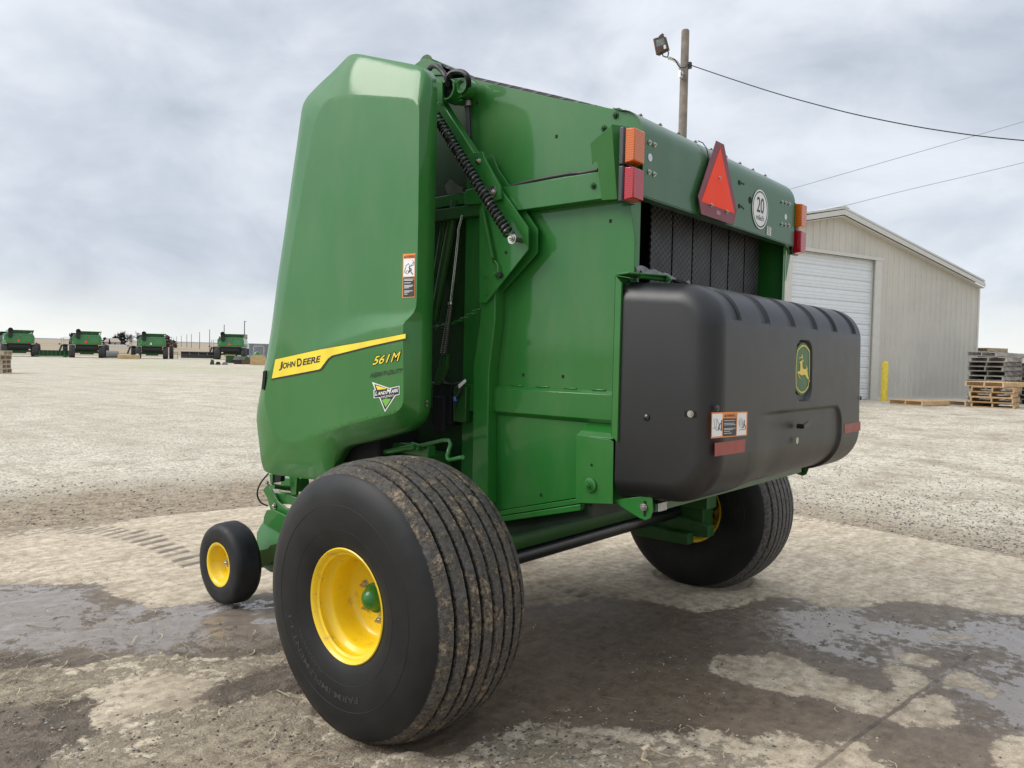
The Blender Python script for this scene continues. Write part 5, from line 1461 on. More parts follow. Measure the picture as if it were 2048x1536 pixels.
for k in range(nz):
    z0 = bz+.02+(DT-bz-.02)*k/nz; z1 = bz+.02+(DT-bz-.02)*(k+1)/nz-.022
    if k % 2: z1 += .012
    mb.prism([bw(DR0, .12, z0), bw(DR0, .105, z0+.03), bw(DR0, .105, z1-.03), bw(DR0, .12, z1)], W1*(DR1-DR0))
    for q in (.35, .65): mb.prism([bw(DR0, .1045, z0+(z1-z0)*q-.018), bw(DR0, .094, z0+(z1-z0)*q), bw(DR0, .1045, z0+(z1-z0)*q+.018)], W1*(DR1-DR0))
mb.prism([bw(DR0, .13, bz), bw(DR0, .13, DT), bw(DR0, .30, DT), bw(DR0, .30, bz)], W1*(DR1-DR0))
mb.build('overhead_door', M['door_white'], bld, smooth=0)
# apron
mb = MB(); mb.prism([V((q.x, q.y, H(q.x, q.y)-.02)) for q in (bw(1.5, -.02, 0), bw(14, -.02, 0), bw(14, -2.2, 0), bw(3.2, -2.2, 0))], (0, 0, .05)); o = mb.build('apron', simple('apron_concrete', (.55, .51, .44), .85), smooth=0); tag(o, 'concrete apron in front of the shed door', kind='structure')
# bollard
q = atz(.42, 1767.5, 801)
mb = MB(); mb.lathe([(0, .095), (1.16, .095), (1.20, .082), (1.225, .05), (1.235, .001)], (q.x, q.y, .40), (0, 0, 1), 28)
o = mb.build('bollard', simple('bollard_yellow', (.80, .62, .06), .6, var=.15, vscale=14, bumpd=.003, bscale=60), smooth=50); tag(o, 'yellow painted round-topped bollard beside the shed door', 'bollard')

# ---- pallets
pal_m = {}
for nm, c1, c2 in (('grey', (.13, .115, .098), (.44, .41, .37)), ('brown', (.40, .25, .12), (.62, .44, .24)), ('tan', (.34, .27, .19), (.55, .46, .34))):
    m, t, p = nt('pallet_wood_'+nm); c = coords(t, (1, 8, 3)); oi = t.nodes.new('ShaderNodeObjectInfo')
    f = math_(t, 'ADD', noise_(t, c, 2.4, 5, .6), math_(t, 'MULTIPLY', math_(t, 'SUBTRACT', oi.outputs['Random'], .5), .30))
    t.links.new(ramp(t, f, [(.3, c1), (.7, c2)]), p.inputs['Base Color']); p.inputs['Roughness'].default_value = .85; pal_m[nm] = m
def pallet_mesh(seed):
    rd = random.Random(seed); mb = MB(); L, W = 1.22, 1.02
    for k in range(7):
        x = -L/2+k*(L-.10)/6; j = rd.uniform(-.008, .008); mb.box((x+j, -W/2, .120), (x+.10+j, W/2, .140))
    for k in range(4):
        x = -L/2+k*(L-.10)/3; mb.box((x, -W/2, 0), (x+.10, W/2, .018))
    for y in (-W/2, -.02, W/2-.04): mb.box((-L/2, y, .018), (L/2, y+.04, .120))
    return mb.mesh(0)
pm_ = {k: [] for k in pal_m}
for k in pal_m:
    for s in range(3):
        me = pallet_mesh(s*5+len(k)); me.materials.append(pal_m[k]); pm_[k].append(me)
def pallet(x, y, z, rz, kind, label, group, tilt=(0, 0), sc=1.):
    o = bpy.data.objects.new('pallet', random.choice(pm_[kind])); COL.objects.link(o); o.location = (x, y, z); o.rotation_euler = (tilt[0], tilt[1], rz); o.scale = (sc, sc, sc)
    return tag(o, label, 'pallet', group)
ordn = ['bottom', 'second', 'third', 'fourth', 'fifth', 'sixth', 'seventh', 'eighth', 'ninth', 'tenth', 'eleventh', 'twelfth', 'thirteenth']
def stack(a, b, D, n, rz, kind, what, grp, jit=.03, z0=None, sc=1.):
    q = atd(D, a, b); z = (H(q.x, q.y) if z0 is None else z0)-.002
    for k in range(n):
        w = 'topmost' if k == n-1 else ordn[k]+(' from the bottom' if k else 'most')
        pallet(q.x+random.uniform(-jit, jit), q.y+random.uniform(-jit, jit), z+k*.1415*sc, rz+random.uniform(-.05, .05), kind, f'{what}, {w} in stack', grp, sc=sc)
    return q
view_r = math.atan2(rt.y, rt.x)
stack(1988, 800, 23.9, 10, view_r+.62, 'grey', 'weathered grey pallet at shed corner', 'pallets piled at the shed corner')
stack(2044, 802, 24.4, 8, view_r+.60, 'grey', 'grey pallet right of tall corner stack', 'pallets piled at the shed corner')
stack(2072, 803, 25.2, 9, view_r+.7, 'grey', 'dark grey pallet at right edge', 'pallets piled at the shed corner')
q = atd(23.9, 1994, 700); pallet(q.x, q.y, H(q.x, q.y)+1.42, view_r+.3, 'grey', 'dark grey pallet lying askew on top of the tall grey stack', 'pallets piled at the shed corner', (.02, .03))
stack(1965, 795, 29.8, 13, view_r+.5, 'tan', 'tan pallet half hidden behind the shed corner', 'pallets behind the shed corner')
q = stack(1990, 806, 21.6, 4, view_r+.85, 'brown', 'light brown pallet before the grey ones', 'light brown pallets in the low stack', .05)
pallet(q.x, q.y, H(q.x, q.y)+4*.1415, view_r+.55, 'brown', 'orange tan pallet turned askew on top of the low stack', 'light brown pallets in the low stack')
q = atd(21.9, 1838, 803); pallet(q.x, q.y, H(q.x, q.y), view_r+.5, 'brown', 'single reddish brown pallet flat on the gravel nearest the bollard', 'single pallets on the ground')
q = atd(22.3, 1925, 803); pallet(q.x, q.y, H(q.x, q.y), view_r+.45, 'tan', 'single grey tan pallet flat on the ground left of the low stack', 'single pallets on the ground')
stack(-31, 744, 43, 5, view_r+.3, 'tan', 'tan pallet at the left edge of the yard', 'pallets at the left edge', .05, sc=1.78)

# ---- utility pole, floodlight, wires
P_ = atd(26, 1371, 60); pz = H(P_.x, P_.y); px_, py_ = P_.x, P_.y
M['pole_wood'] = simple('weathered_pole', (.20, .17, .14), .85, var=.35, vscale=3, bumpd=.01, bscale=14)
up_ = empty('utility_pole', (px_, py_, pz), 'weathered wooden utility pole rising behind the baler', 'pole', world=True)
mb = MB(); mb.lathe([(-.1, .17), (4, .16), (8, .145), (P_.z-pz-.05, .132), (P_.z-pz, .11), (P_.z-pz, .001)], (px_, py_, pz), (0.004*0, 0, 1), 20); mb.build('pole', M['pole_wood'], up_, smooth=50)
rh = V((math.cos(YAW), -math.sin(YAW), 0)); fh = V((math.sin(YAW), math.cos(YAW), 0))
def pl3(a, b, off=0.): return atd(26+off, a, b)
mb = MB(); mb.tube([pl3(1366, 149, -.2), pl3(1361, 140, -.2), pl3(1359, 132, -.2), pl3(1354, 124, -.2), pl3(1346, 119, -.2), pl3(1336, 116, -.2)], .045, 10)
mb.box(tuple(pl3(1356, 150, -.15)-V((.04, .04, .10))), tuple(pl3(1368, 144, -.15)+V((.04, .04, .02)))); mb.build('bracket_arm', M['zinc'], up_)
mb = MB(); mb.tube([pl3(1339, 114, -.2), pl3(1350, 119, -.25), pl3(1356, 130, -.3), pl3(1362, 136, -.32), pl3(1370, 135, -.3), pl3(1376, 128, -.2), pl3(1380, 129, -.1)], .018, 8)
mb.box(tuple(pl3(1379, 131)-V((.06, .06, .10))), tuple(pl3(1379, 131)+V((.06, .06, .10)))); mb.build('pole_cable', M['hose'], up_)
M['flood'] = simple('brown_lamp_housing', (.10, .055, .035), .55, var=.15)
F0, F1, F2, F3 = pl3(1307.5, 77, -.35), pl3(1328, 70.5, -.20), pl3(1335, 97, -.20), pl3(1313.5, 108.5, -.35)
nn = (F1-F0).cross(F3-F0).normalized(); nn = nn if nn.dot(fw) > 0 else -nn
mb = MB(); mb.prism([F0, F1, F2, F3], nn*.05)
bk = [F0.lerp(F2, .12), F1.lerp(F3, .12), F2.lerp(F0, .12), F3.lerp(F1, .12)]
sh_v = rh*.10
mb.prism([F0+nn*.05, F1+nn*.05, F2+nn*.05, F3+nn*.05], nn*.10+rh*.16+V((0, 0, .01)))
mb.prism([pl3(1320, 70, -.1), pl3(1325, 66, -.1), pl3(1329, 69, -.1), pl3(1322, 73, -.1)], nn*.1)
fl_ = mb.build('floodlight', M['flood'], up_, bevel=.008)
gl = MB(); g0 = F0.lerp(F3, .16).lerp(F1.lerp(F2, .16), .12); g1 = F0.lerp(F3, .16).lerp(F1.lerp(F2, .16), .90); g2 = F0.lerp(F3, .60).lerp(F1.lerp(F2, .60), .90); g3 = F0.lerp(F3, .60).lerp(F1.lerp(F2, .60), .12)
gl.prism([g0-nn*.004, g1-nn*.004, g2-nn*.004, g3-nn*.004], nn*.006); gl.build('lamp_glass', simple('lamp_glass', (.16, .19, .17), .15, spec=.9, var=.5, vscale=12), fl_)
gl = MB(); gl.prism([pl3(*q, -.36) for q in ((1327, 90.5), (1331, 89), (1332.5, 96.5), (1328, 98))], nn*.004); gl.build('lamp_sticker', M['dec_white'], fl_)
mb = MB(); mb.tube([pl3(1324, 104, -.25), pl3(1326, 112, -.25), pl3(1331, 114, -.22), pl3(1336, 114, -.2)], .022, 8); mb.tube([pl3(1334, 99, -.2), pl3(1337, 105, -.2), pl3(1336, 112, -.2)], .022, 8); mb.build('lamp_yoke', M['black_metal'], up_)
def wire(name, P, r, label, mat, D0, D1):
    pts = []; n = len(P)
    for i in range(n-1):
        p0 = P[max(i-1, 0)]; p1 = P[i]; p2 = P[i+1]; p3 = P[min(i+2, n-1)]
        for k in range(10):
            t = k/10; f = lambda a, b, c_, d: .5*(2*b+(c_-a)*t+(2*a-5*b+4*c_-d)*t*t+(3*b-a-3*c_+d)*t**3)
            s = (i+t)/(n-1); pts.append(atd(D0+(D1-D0)*s, f(p0[0], p1[0], p2[0], p3[0]), f(p0[1], p1[1], p2[1], p3[1])))
    mb = MB(); mb.tube(pts, r, 6); o = mb.build(name, mat); return tag(o, label, 'wire')
wire('overhead_wire', [(1380.5, 130), (1460, 157), (1542.5, 183.6), (1621, 206), (1730, 233), (1880, 261), (2048, 281), (2300, 296)], .017, 'twisted dark cable sagging from the utility pole to the right', M['hose'], 26, 21)
wm = simple('far_wire', (.30, .31, .33), .6)
wire('overhead_wire', [(1540, 390), (1720, 338), (1900, 286), (2048, 243), (2300, 170)], .022, 'upper of two thin grey wires crossing the right sky', wm, 62, 52)
wire('overhead_wire', [(1600, 435), (1790, 386), (1930, 353), (2048, 325), (2300, 264)], .022, 'lower of two thin grey wires above the shed roof', wm, 62, 52)

# ---- background: combines
def angle_of(p): return math.atan2(p.x-CAM.x, p.y-CAM.y)
M['far_green'] = simple('harvester_green', (.028, .17, .032), .4, coat=.5, var=.15, vscale=1)
M['far_green2'] = simple('harvester_dark_green', (.018, .075, .022), .6, var=.3, vscale=1.5)
M['far_black'] = simple('harvester_black', (.012, .013, .014), .6, var=.3)
M['far_grey'] = simple('machine_grey', (.20, .20, .20), .6)
M['rail'] = simple('pale_railing', (.45, .45, .44), .5)
M['far_tyre'] = simple('lugged_rubber', (.055, .053, .050), .8, var=.4, vscale=8)
def combine():
    r = empty('combine_harvester', (0, 0, 0), 'x', 'combine harvester', 'combine harvesters parked in a row')
    b = MB()
    b.prism([(-1.95, .0, 1.95), (-1.75, -.35, 1.95), (1.75, -.35, 1.95), (1.95, .0, 1.95), (1.95, 5.5, 1.95), (-1.95, 5.5, 1.95)], (0, 0, .45))
    b.prism([(-1.95, 0, 2.40), (1.95, 0, 2.40), (1.95, 0, 3.0), (1.75, .25, 3.45), (-1.75, .25, 3.45), (-1.95, 0, 3.0)], (0, 5.3, 0))
    b.prism([(-1.55, -.22, 2.25), (1.55, -.22, 2.25), (1.75, .0, 2.55), (1.2, .02, 3.05), (-1.2, .02, 3.05), (-1.75, .0, 2.55)], (0, .4, 0))
    body = b.build('body', M['far_green'], r, bevel=.05)
    b = MB(); b.prism([(-1.35, 1.2, 3.45), (1.35, 1.2, 3.45), (1.95, 1.0, 4.0), (-1.35, 1.0, 4.0)], (0, 3.2, 0)); b.prism([(1.80, .9, 3.4), (2.0, .9, 4.02), (2.05, 4.5, 4.02), (1.85, 4.5, 3.4)], (-.06, 0, 0)); b.build('grain_tank', M['far_green'], r)
    b = MB(); b.box((-1.2, .7, 3.45), (1.3, 1.1, 3.78)); b.box((-.7, .5, 3.5), (-.3, .9, 3.9)); b.box((.5, .5, 3.45), (.9, .9, 3.85)); b.build('engine_deck', M['far_green2'], r)
    b = MB(); b.lathe([(-.5, .30), (.25, .33), (.25, .27), (.0, .2), (0, .01)], (-1.15, -.1, 3.95), (0, -1, .1), 20); b.prism([(-1.42, -.35, 2.95), (-.88, -.35, 2.95), (-.85, -.25, 3.85), (-1.45, -.25, 3.85)], (0, .45, 0)); b.build('auger_spout', M['far_black'], r, bevel=.04)
    b = MB(); b.box((-1.5, -.1, 1.15), (1.5, 1.2, 1.95)); b.box((-1.3, -.3, 1.35), (1.3, 0, 1.75)); b.build('straw_chopper', M['far_black'], r, bevel=.04)
    b = MB(); b.box((-2.0, .4, .70), (2.0, .75, .98)); b.box((-.9, .3, .5), (.9, .9, .8)); b.box((-1.6, 4.0, .9), (1.6, 4.4, 1.4)); b.build('axle', M['far_green2'], r)
    def tyre(x, y, R, w):
        m = MB(); m.lathe([(-w*.5, R*.5), (-w*.5, R*.9), (-w*.38, R*.965), (w*.38, R*.965), (w*.5, R*.9), (w*.5, R*.5)], (x, y, R), (1, 0, 0), 32, cap=True)
        for k in range(22):
            th = 2*math.pi*k/22
            for sd in (-1, 1):
                a = th+(.14 if sd > 0 else 0); P = []
                for ww, da, rr in ((0., .10, R), (0., .18, R), (.48, -.02, R*.96), (.48, -.10, R*.96)):
                    P.append(V((x+sd*w*ww, y+rr*math.cos(a+da), R+rr*math.sin(a+da))))
                cc = V((x, y, R)); m.prism(P, (sum(P, V())/4-cc).normalized()*-R*.05)
        return m.build('wheel', M['far_tyre'], r, smooth=0)
    tyre(-1.95, .6, .95, .78); tyre(1.95, .6, .95, .78); tyre(-2.8, 4.2, 1.02, .65); tyre(2.8, 4.2, 1.02, .65)
    b = MB()
    for x in (-3.35, -3.0, -2.1): b.cyl((x, 3.6, 1.9), (x, 3.6, 3.05), .03, 6)
    for z in (2.5, 3.05): b.cyl((-3.0, 3.6, z), (-2.0, 3.6, z), .03, 6)
    b.tube([(-3.8, 3.4, .6), (-3.35, 3.5, 1.9), (-3.3, 3.5, 2.7), (-3.15, 3.5, 3.0), (-3.0, 3.5, 2.7)], .035, 6); b.build('railing', M['rail'], r)
    b = MB(); b.prism([(-3.75, 3.4, .7), (-3.5, 3.4, .7), (-3.1, 3.4, 1.9), (-3.35, 3.4, 1.9)], (0, .1, 0)); b.box((-3.2, 3.3, 1.85), (-1.9, 4.3, 1.93)); b.build('ladder', M['far_green2'], r)
    b = MB(); b.prism([(-2.35, 4.6, 2.0), (-1.95, 4.6, 2.0), (-1.75, 4.6, 3.75), (-2.05, 4.6, 3.75)], (3.6, 1.6, 0)); b.box((-2.28, 4.4, 3.2), (-2.12, 4.5, 3.65)); b.build('cab', M['far_black'], r)
    b = MB()
    for x in (-.95, 1.15): b.box((x-.16, -.40, 2.03), (x+.16, -.34, 2.13))
    b.lathe([(0, .01), (0, .14), (.04, .14), (.04, .01)], (-3.55, 3.3, 2.0), (0, -1, 0), 14); b.lathe([(0, .01), (0, .14), (.04, .14), (.04, .01)], (2.55, 3.3, 2.05), (0, -1, 0), 14); b.build('tail_lamp', M['red_lens'], r)
    b = MB(); b.prism([(-.34, -.40, 2.22), (.02, -.40, 2.22), (-.13, -.36, 2.60), (-.19, -.36, 2.60)], (0, .03, 0)); sg = b.build('slow_vehicle_sign', M['smv_orange'], r)
    b = MB(); b.prism([(.16+.12*math.cos(t), -.225+.22, 3.12+.15*math.sin(t)) for t in np.linspace(0, 2*math.pi, 12, endpoint=False)], (0, -.03, 0)); bd_ = b.build('badge', M['far_black'], r)
    b = MB(); b.prism([(.10, -.03, 3.06), (.20, -.03, 3.05), (.24, -.03, 3.12), (.12, -.03, 3.2)], (0, -.012, 0)); b.build('badge_mark', M['logo_yellow'], bd_)
    return r, sg
proto, psign = combine()
spots = [(39, 714, .98, 'combine harvester farthest left, grey green hood above black chopper'), (174, 716.5, 1., 'second combine harvester from the left, orange triangle, left of bare trees'), (304, 718.5, .99, 'combine harvester with a white triangle sign, right of the long wooden box'), (461, 720.5, 1.09, 'rightmost combine harvester, behind the clutter and left of the blue container')]
for i, (a, b, sc, lb) in enumerate(spots):
    if i == 0: o = proto
    else: o = copy_tree(proto)
    q = atz(0, a, b); q.z = H(q.x, q.y); o.location = q; o.rotation_euler.z = -angle_of(q)+(.10, .03, -.02, -.12)[i]; o.scale = (sc, sc, sc); o['label'] = lb
    if i == 2:
        for ch in bpy.data.objects:
            if ch.parent == o and ch.name.startswith('slow_vehicle_sign'):
                me = ch.data.copy(); me.materials.clear(); me.materials.append(M['dec_white']); ch.data = me
def place(a, b, D=None):
    q = atz(0, a, b) if D is None else atd(D, a, b); q.z = H(q.x, q.y); return q
def pxm(D): return D/F_PX   # metres per photo pixel
def local_thing(name, a, b, label, cat, D=None, rz=0, group=None):
    q = place(a, b, D); o = empty(name, q, label, cat, group, rz=-angle_of(q)+rz); return o, (V((q.x-CAM.x, q.y-CAM.y, 0))).length
# headers lying between them
o, D = local_thing('combine_header', 107, 715, 'low dark green combine header lying between the two leftmost combines', 'harvester header')
w = 56*pxm(D)/2
mb = MB(); mb.box((-w, 0, .15), (w, .5, .95)); mb.box((-w, -.1, .9), (w, .1, 1.02)); mb.build('frame', M['far_green2'], o)
mb = MB()
for k in range(9): mb.box((-w+k*w/4.5, -.15, .1), (-w+k*w/4.5+.12, 0, .9))
mb.box((-w, -.7, .1), (w, .1, .28)); mb.build('auger_trough', M['far_green'], o)
o, D = local_thing('combine_header', 397, 719, 'long black header beside the rightmost combine harvester', 'harvester header')
w = 60*pxm(D)/2
mb = MB(); mb.box((-w, 0, .12), (w, .8, 1.15)); mb.box((-w, -.08, 1.08), (w, 0, 1.2)); mb.build('frame', M['far_black'], o)
mb = MB()
for z in (.3, .62): mb.box((-w, -.05, z), (w, 0, z+.06))
for k in range(-1, 2): mb.box((k*1.4-.06, -.07, .62), (k*1.4+.06, 0, 1.05))
mb.build('rib', M['far_grey'], o)
o, D = local_thing('roller', 226, 718, 'grey cylindrical roller beside the second combine harvester', 'roller')
mb = MB(); mb.cyl((-.9, .4, .65), (.75, .4, .65), .52, 24); mb.build('drum', M['far_grey'], o, smooth=50)
mb = MB(); mb.box((-.9, 0, .25), (1.3, .15, .4)); mb.box((1.0, -.2, 0), (1.4, .3, .35)); mb.build('frame', M['far_green2'], o)
o, D = local_thing('wooden_box', 257.5, 718.8, 'long low box of fresh yellow boards left of the third combine', 'wooden box')
w = 36*pxm(D)/2; M['board'] = simple('fresh_boards', (.55, .40, .20), .75, var=.2, vscale=2)
mb = MB(); mb.box((-w, 0, .0), (w, .9, .62)); mb.box((-w-.02, -.03, .28), (w+.02, -.002, .33)); mb.build('crate_body', M['board'], o)
mb = MB(); mb.prism([(w*.55, .2, .62), (w*.95, .2, .62), (w*.8, .2, .85)], (0, .4, 0)); mb.build('wrapped_part', M['dec_white'], o)
o, D = local_thing('tube_stand', 349, 718.5, 'small empty tube frame right of the third combine', 'frame')
mb = MB()
for x in (-.5, .45): mb.box((x, 0, 0), (x+.06, .06, 1.1)); mb.box((x, .8, 0), (x+.06, .86, .8))
mb.box((-.5, 0, .75), (.5, .06, .81)); mb.box((-.5, 0, .1), (.5, .06, .16)); mb.box((-.5, 0, 1.04), (.5, .06, 1.1)); mb.build('tubing', simple('rusty_tube', (.10, .07, .06), .7), o)
# container and clutter
o, D = local_thing('shipping_container', 530, 722.5, 'blue grey corrugated shipping container behind the wooden crates', 'container', rz=.0)
s = pxm(D); x0 = -29*s
mb = MB(); mb.box((x0, 0, .1), (4.5, 2.4, 2.75))
k = x0+.15
while k < 4.4: mb.box((k, -.05, .25), (k+.14, 0, 2.6)); k += .28
mb.box((x0, -.07, 2.62), (4.5, 0, 2.78)); mb.box((x0, -.07, .05), (4.5, 0, .22)); mb.box((x0-.02, -.08, .05), (x0+.14, 0, 2.78)); mb.build('box', simple('container_blue', (.20, .245, .30), .6, var=.25, vscale=1.2), o)
mb = MB(); mb.box((x0+2.1, -.075, .2), (x0+2.16, -.05, 2.6)); mb.box((x0+2.7, -.075, .2), (x0+2.76, -.05, 2.6)); mb.build('lock_rod', M['far_grey'], o)
def crate(a, b, wpx, hpx, label, mat, open_=False):
    o, D = local_thing('wooden_crate', a, b, label, 'crate', group='crates by the container'); s = pxm(D); w = wpx*s/2; h = hpx*s
    mb = MB()
    if open_:
        for x in (-w, w-.09): mb.box((x, 0, 0), (x+.09, .09, h)); mb.box((x, .9, 0), (x+.09, .99, h))
        mb.box((-w, 0, h-.09), (w, .09, h)); mb.box((-w, 0, 0), (w, 1, .09)); mb.box((-w, .9, h-.09), (w, .99, h))
    else:
        mb.box((-w, 0, 0), (w, 1.2, h)); mb.box((-w-.03, -.03, 0), (-w+.1, 0, h)); mb.box((w-.1, -.03, 0), (w+.03, 0, h)); mb.box((-.06, -.03, 0), (.06, 0, h)); mb.box((-w, -.02, h*.47), (w, 0, h*.51))
    mb.build('slats', M[mat], o); return o, D, w, h
o1, D, w, h = crate(516, 730.5, 27, 9.5, 'pale wooden crate, lowest in front of the container', 'board')
o2, D2, w2, h2 = crate(516, 730.5, 26, 8.5, 'pale wooden crate stacked on the lowest one by the container', 'board'); o2.location.z += h+.003
o3, D3, w3, h3 = crate(517, 730.5, 20, 19, 'open wooden frame crate holding a green part, on top of two crates', 'board', True); o3.location.z += h+h2+.006
mb = MB(); mb.lathe([(0, .01), (0, .35), (.25, .3), (.4, .1), (.4, .01)], (0, 0, 0), (0, -.3, 1), 16)
g_ = mb.build('machine_part', M['far_green'], smooth=50); g_.location = o3.location+V((.1, .5, .1)); tag(g_, 'rounded green machine part held in the open wooden crate', 'machine part')
o, D = local_thing('parts_crate', 460, 728, 'green sided crate right of the rightmost combine wheel', 'crate', group='clutter by the container')
mb = MB(); mb.box((-.5, 0, .1), (.55, 1, 1.05)); mb.build('panel', M['far_green2'], o); mb = MB(); mb.box((-.55, -.04, 1.0), (.6, 1.04, 1.08)); mb.box((-.55, -.04, 0), (-.45, 1, 1.0)); mb.box((.5, -.04, 0), (.6, 1, 1.0)); mb.build('frame', M['board'], o)
o, D = local_thing('parts_crate', 476, 728.5, 'dark crate with black lid among the clutter', 'crate', group='clutter by the container')
mb = MB(); mb.box((-.45, 0, 0), (.45, .9, .5)); mb.build('box', simple('dark_box', (.06, .045, .04), .8), o); mb = MB(); mb.prism([(-.6, -.1, .5), (.6, -.1, .5), (.5, -.1, .95), (-.4, -.1, .95)], (0, 1, 0)); mb.build('lid', M['far_grey'], o)
o, D = local_thing('parts_crate', 492, 729, 'small brown crate directly left of the pale crates', 'crate', group='clutter by the container')
mb = MB(); mb.box((-.5, 0, 0), (.5, .9, .55)); mb.build('box', simple('brown_box', (.12, .075, .05), .8), o); mb = MB(); mb.lathe([(0, .45), (.3, .35), (.45, .01)], (0, .4, .55), (0, 0, 1), 12); mb.build('bundle', M['far_green2'], o)
o, D = local_thing('scrap_pile', 431, 729.5, 'low heap of dark green scrap parts at the front of the clutter', 'scrap pile')
for sx, sy, sw, sh2, mt in ((-.35, 0, .5, .5, 'far_green2'), (.25, .1, .6, .3, 'far_black'), (.95, .2, .7, .25, 'far_grey')):
    mb = MB(); mb.prism([(sx-sw/2, sy, 0), (sx+sw/2, sy, 0), (sx+sw*.35, sy, sh2), (sx-sw*.2, sy, sh2*1.15)], (0, .5, 0)); mb.build('scrap', M[mt], o)
o, D = local_thing('farm_trailer', 492, 712, 'white topped farm implement between the rightmost combine and the container', 'trailer', D=150)
mb = MB(); mb.box((-1.6, 0, 1.9), (1.9, 2, 2.5)); mb.build('hopper', M['dec_white'], o); mb = MB(); mb.box((-1.6, 0, .6), (1.9, 2, 1.9)); mb.build('chassis', M['far_black'], o)
mb = MB(); mb.cyl((-2.2, .4, .8), (-1.7, .4, .8), .8, 20); mb.build('wheel', M['far_grey'], o)

# house, fence
o, D = local_thing('farmhouse', 224, 696, 'small pale farmhouse with low roof between the trees', 'house', D=330)
s = pxm(330)
mb = MB(); mb.box((-13*s, 0, 0), (15*s, 8, 1.9)); mb.build('wall', simple('house_wall', (.45, .38, .30), .8), o)
mb = MB(); mb.prism([(-15*s, -.3, 1.9), (16*s, -.3, 1.9), (11*s, 4, 3.4), (-9*s, 4, 3.4)], (0, 5, .2)); mb.build('roof', simple('house_roof', (.36, .30, .25), .8), o)
mb = MB(); mb.box((-4*s, -.05, .5), (-1*s, 0, 1.4)); mb.box((4*s, -.05, .5), (7*s, 0, 1.4)); mb.build('window', M['far_black'], o)
o, D = local_thing('board_fence', 244, 697, 'long low white fence in front of the farmhouse', 'fence', D=310)
s = pxm(310)
mb = MB(); mb.box((-32*s, 0, .1), (30*s, .05, 1.0)); mb.build('panel', M['dec_white'], o)
mb = MB()
for k in range(12): mb.box((-32*s+k*5.6*s, -.06, 0), (-32*s+k*5.6*s+.15, 0, 1.15))
mb.build('post', M['dec_white'], o)
# trees
M['bark'] = simple('grey_bark', (.13, .105, .09), .9); M['twig'] = simple('bare_twigs', (.135, .115, .105), .9, var=.3)
M['ever'] = simple('evergreen_needles', (.030, .036, .030), .9, var=.5, vscale=2); M['rust'] = simple('rusty_brown_foliage', (.090, .050, .040), .9, var=.4, vscale=2)
def tree(a, D, wpx, hpx, kind, label, name):
    q = place(a, 700, D); s = pxm(D); w, h = wpx*s, hpx*s
    o = empty(name, q, label, 'tree', 'trees beyond the parked combines'); rd = random.Random(int(a*7))
    tr_ = MB(); tr_.tube([(0, 0, -.2), (rd.uniform(-.1, .1), 0, h*.35), (rd.uniform(-.2, .2), 0, h*.7)], [h*.03, h*.022, h*.010], 7); tr_.build('trunk', M['bark'], o)
    cr = MB()
    if kind == 'bare':
        def br(p, d, L, r, n):
            e = p+d*L; cr.tube([p, p.lerp(e, .5)+V((rd.uniform(-1, 1), rd.uniform(-1, 1), rd.uniform(-1, 1)))*L*.06, e], [r*1.9, r*1.6, r*1.3], 4, cap=False)
            if n == 0: return
            for _ in range(rd.choice((3, 4))):
                dd = (d+V((rd.uniform(-1, 1)*.9, rd.uniform(-1, 1)*.9, rd.uniform(-.35, .6)))).normalized(); br(p.lerp(e, rd.uniform(.45, 1)), dd, L*rd.uniform(.55, .8), r*.6, n-1)
        for _ in range(6):
            an = rd.uniform(0, 6.28); br(V((0, 0, h*rd.uniform(.18, .45))), V((math.cos(an)*w/h*.9, math.sin(an)*w/h*.9, rd.uniform(.5, 1.1))).normalized(), h*.30, h*.011, 3)
        br(V((0, 0, h*.5)), V((0, 0, 1)), h*.22, h*.012, 3)
        cr.build('crown', M['twig'], o, smooth=0)
    else:
        for k in range(1300):
            z = rd.random(); R = (1-z)**.8 if kind == 'cone' else math.sqrt(max(0, 1-(2*z-1)**2))*.5+.3*(1-z)
            R *= (.8+.3*math.sin(z*23+rd.random()))*w*.5*(1.9 if kind != 'cone' else 1.)/1.4
            an = rd.uniform(0, 6.28); rr = R*math.sqrt(rd.uniform(.25, 1)); p = V((rr*math.cos(an), rr*math.sin(an), h*(.06+.94*z)))
            sz = h*.05*rd.uniform(.6, 1.4); u = V((rd.uniform(-1, 1), rd.uniform(-1, 1), rd.uniform(-.6, .6))).normalized()*sz; v_ = V((rd.uniform(-1, 1), rd.uniform(-1, 1), rd.uniform(-.6, .6))).normalized()*sz
            cr.add([p-u, p+v_, p+u, p-v_*.6], [(0, 1, 2, 3)])
        cr.build('crown', M['rust' if kind == 'rust' else 'ever'], o, smooth=0)
    return o
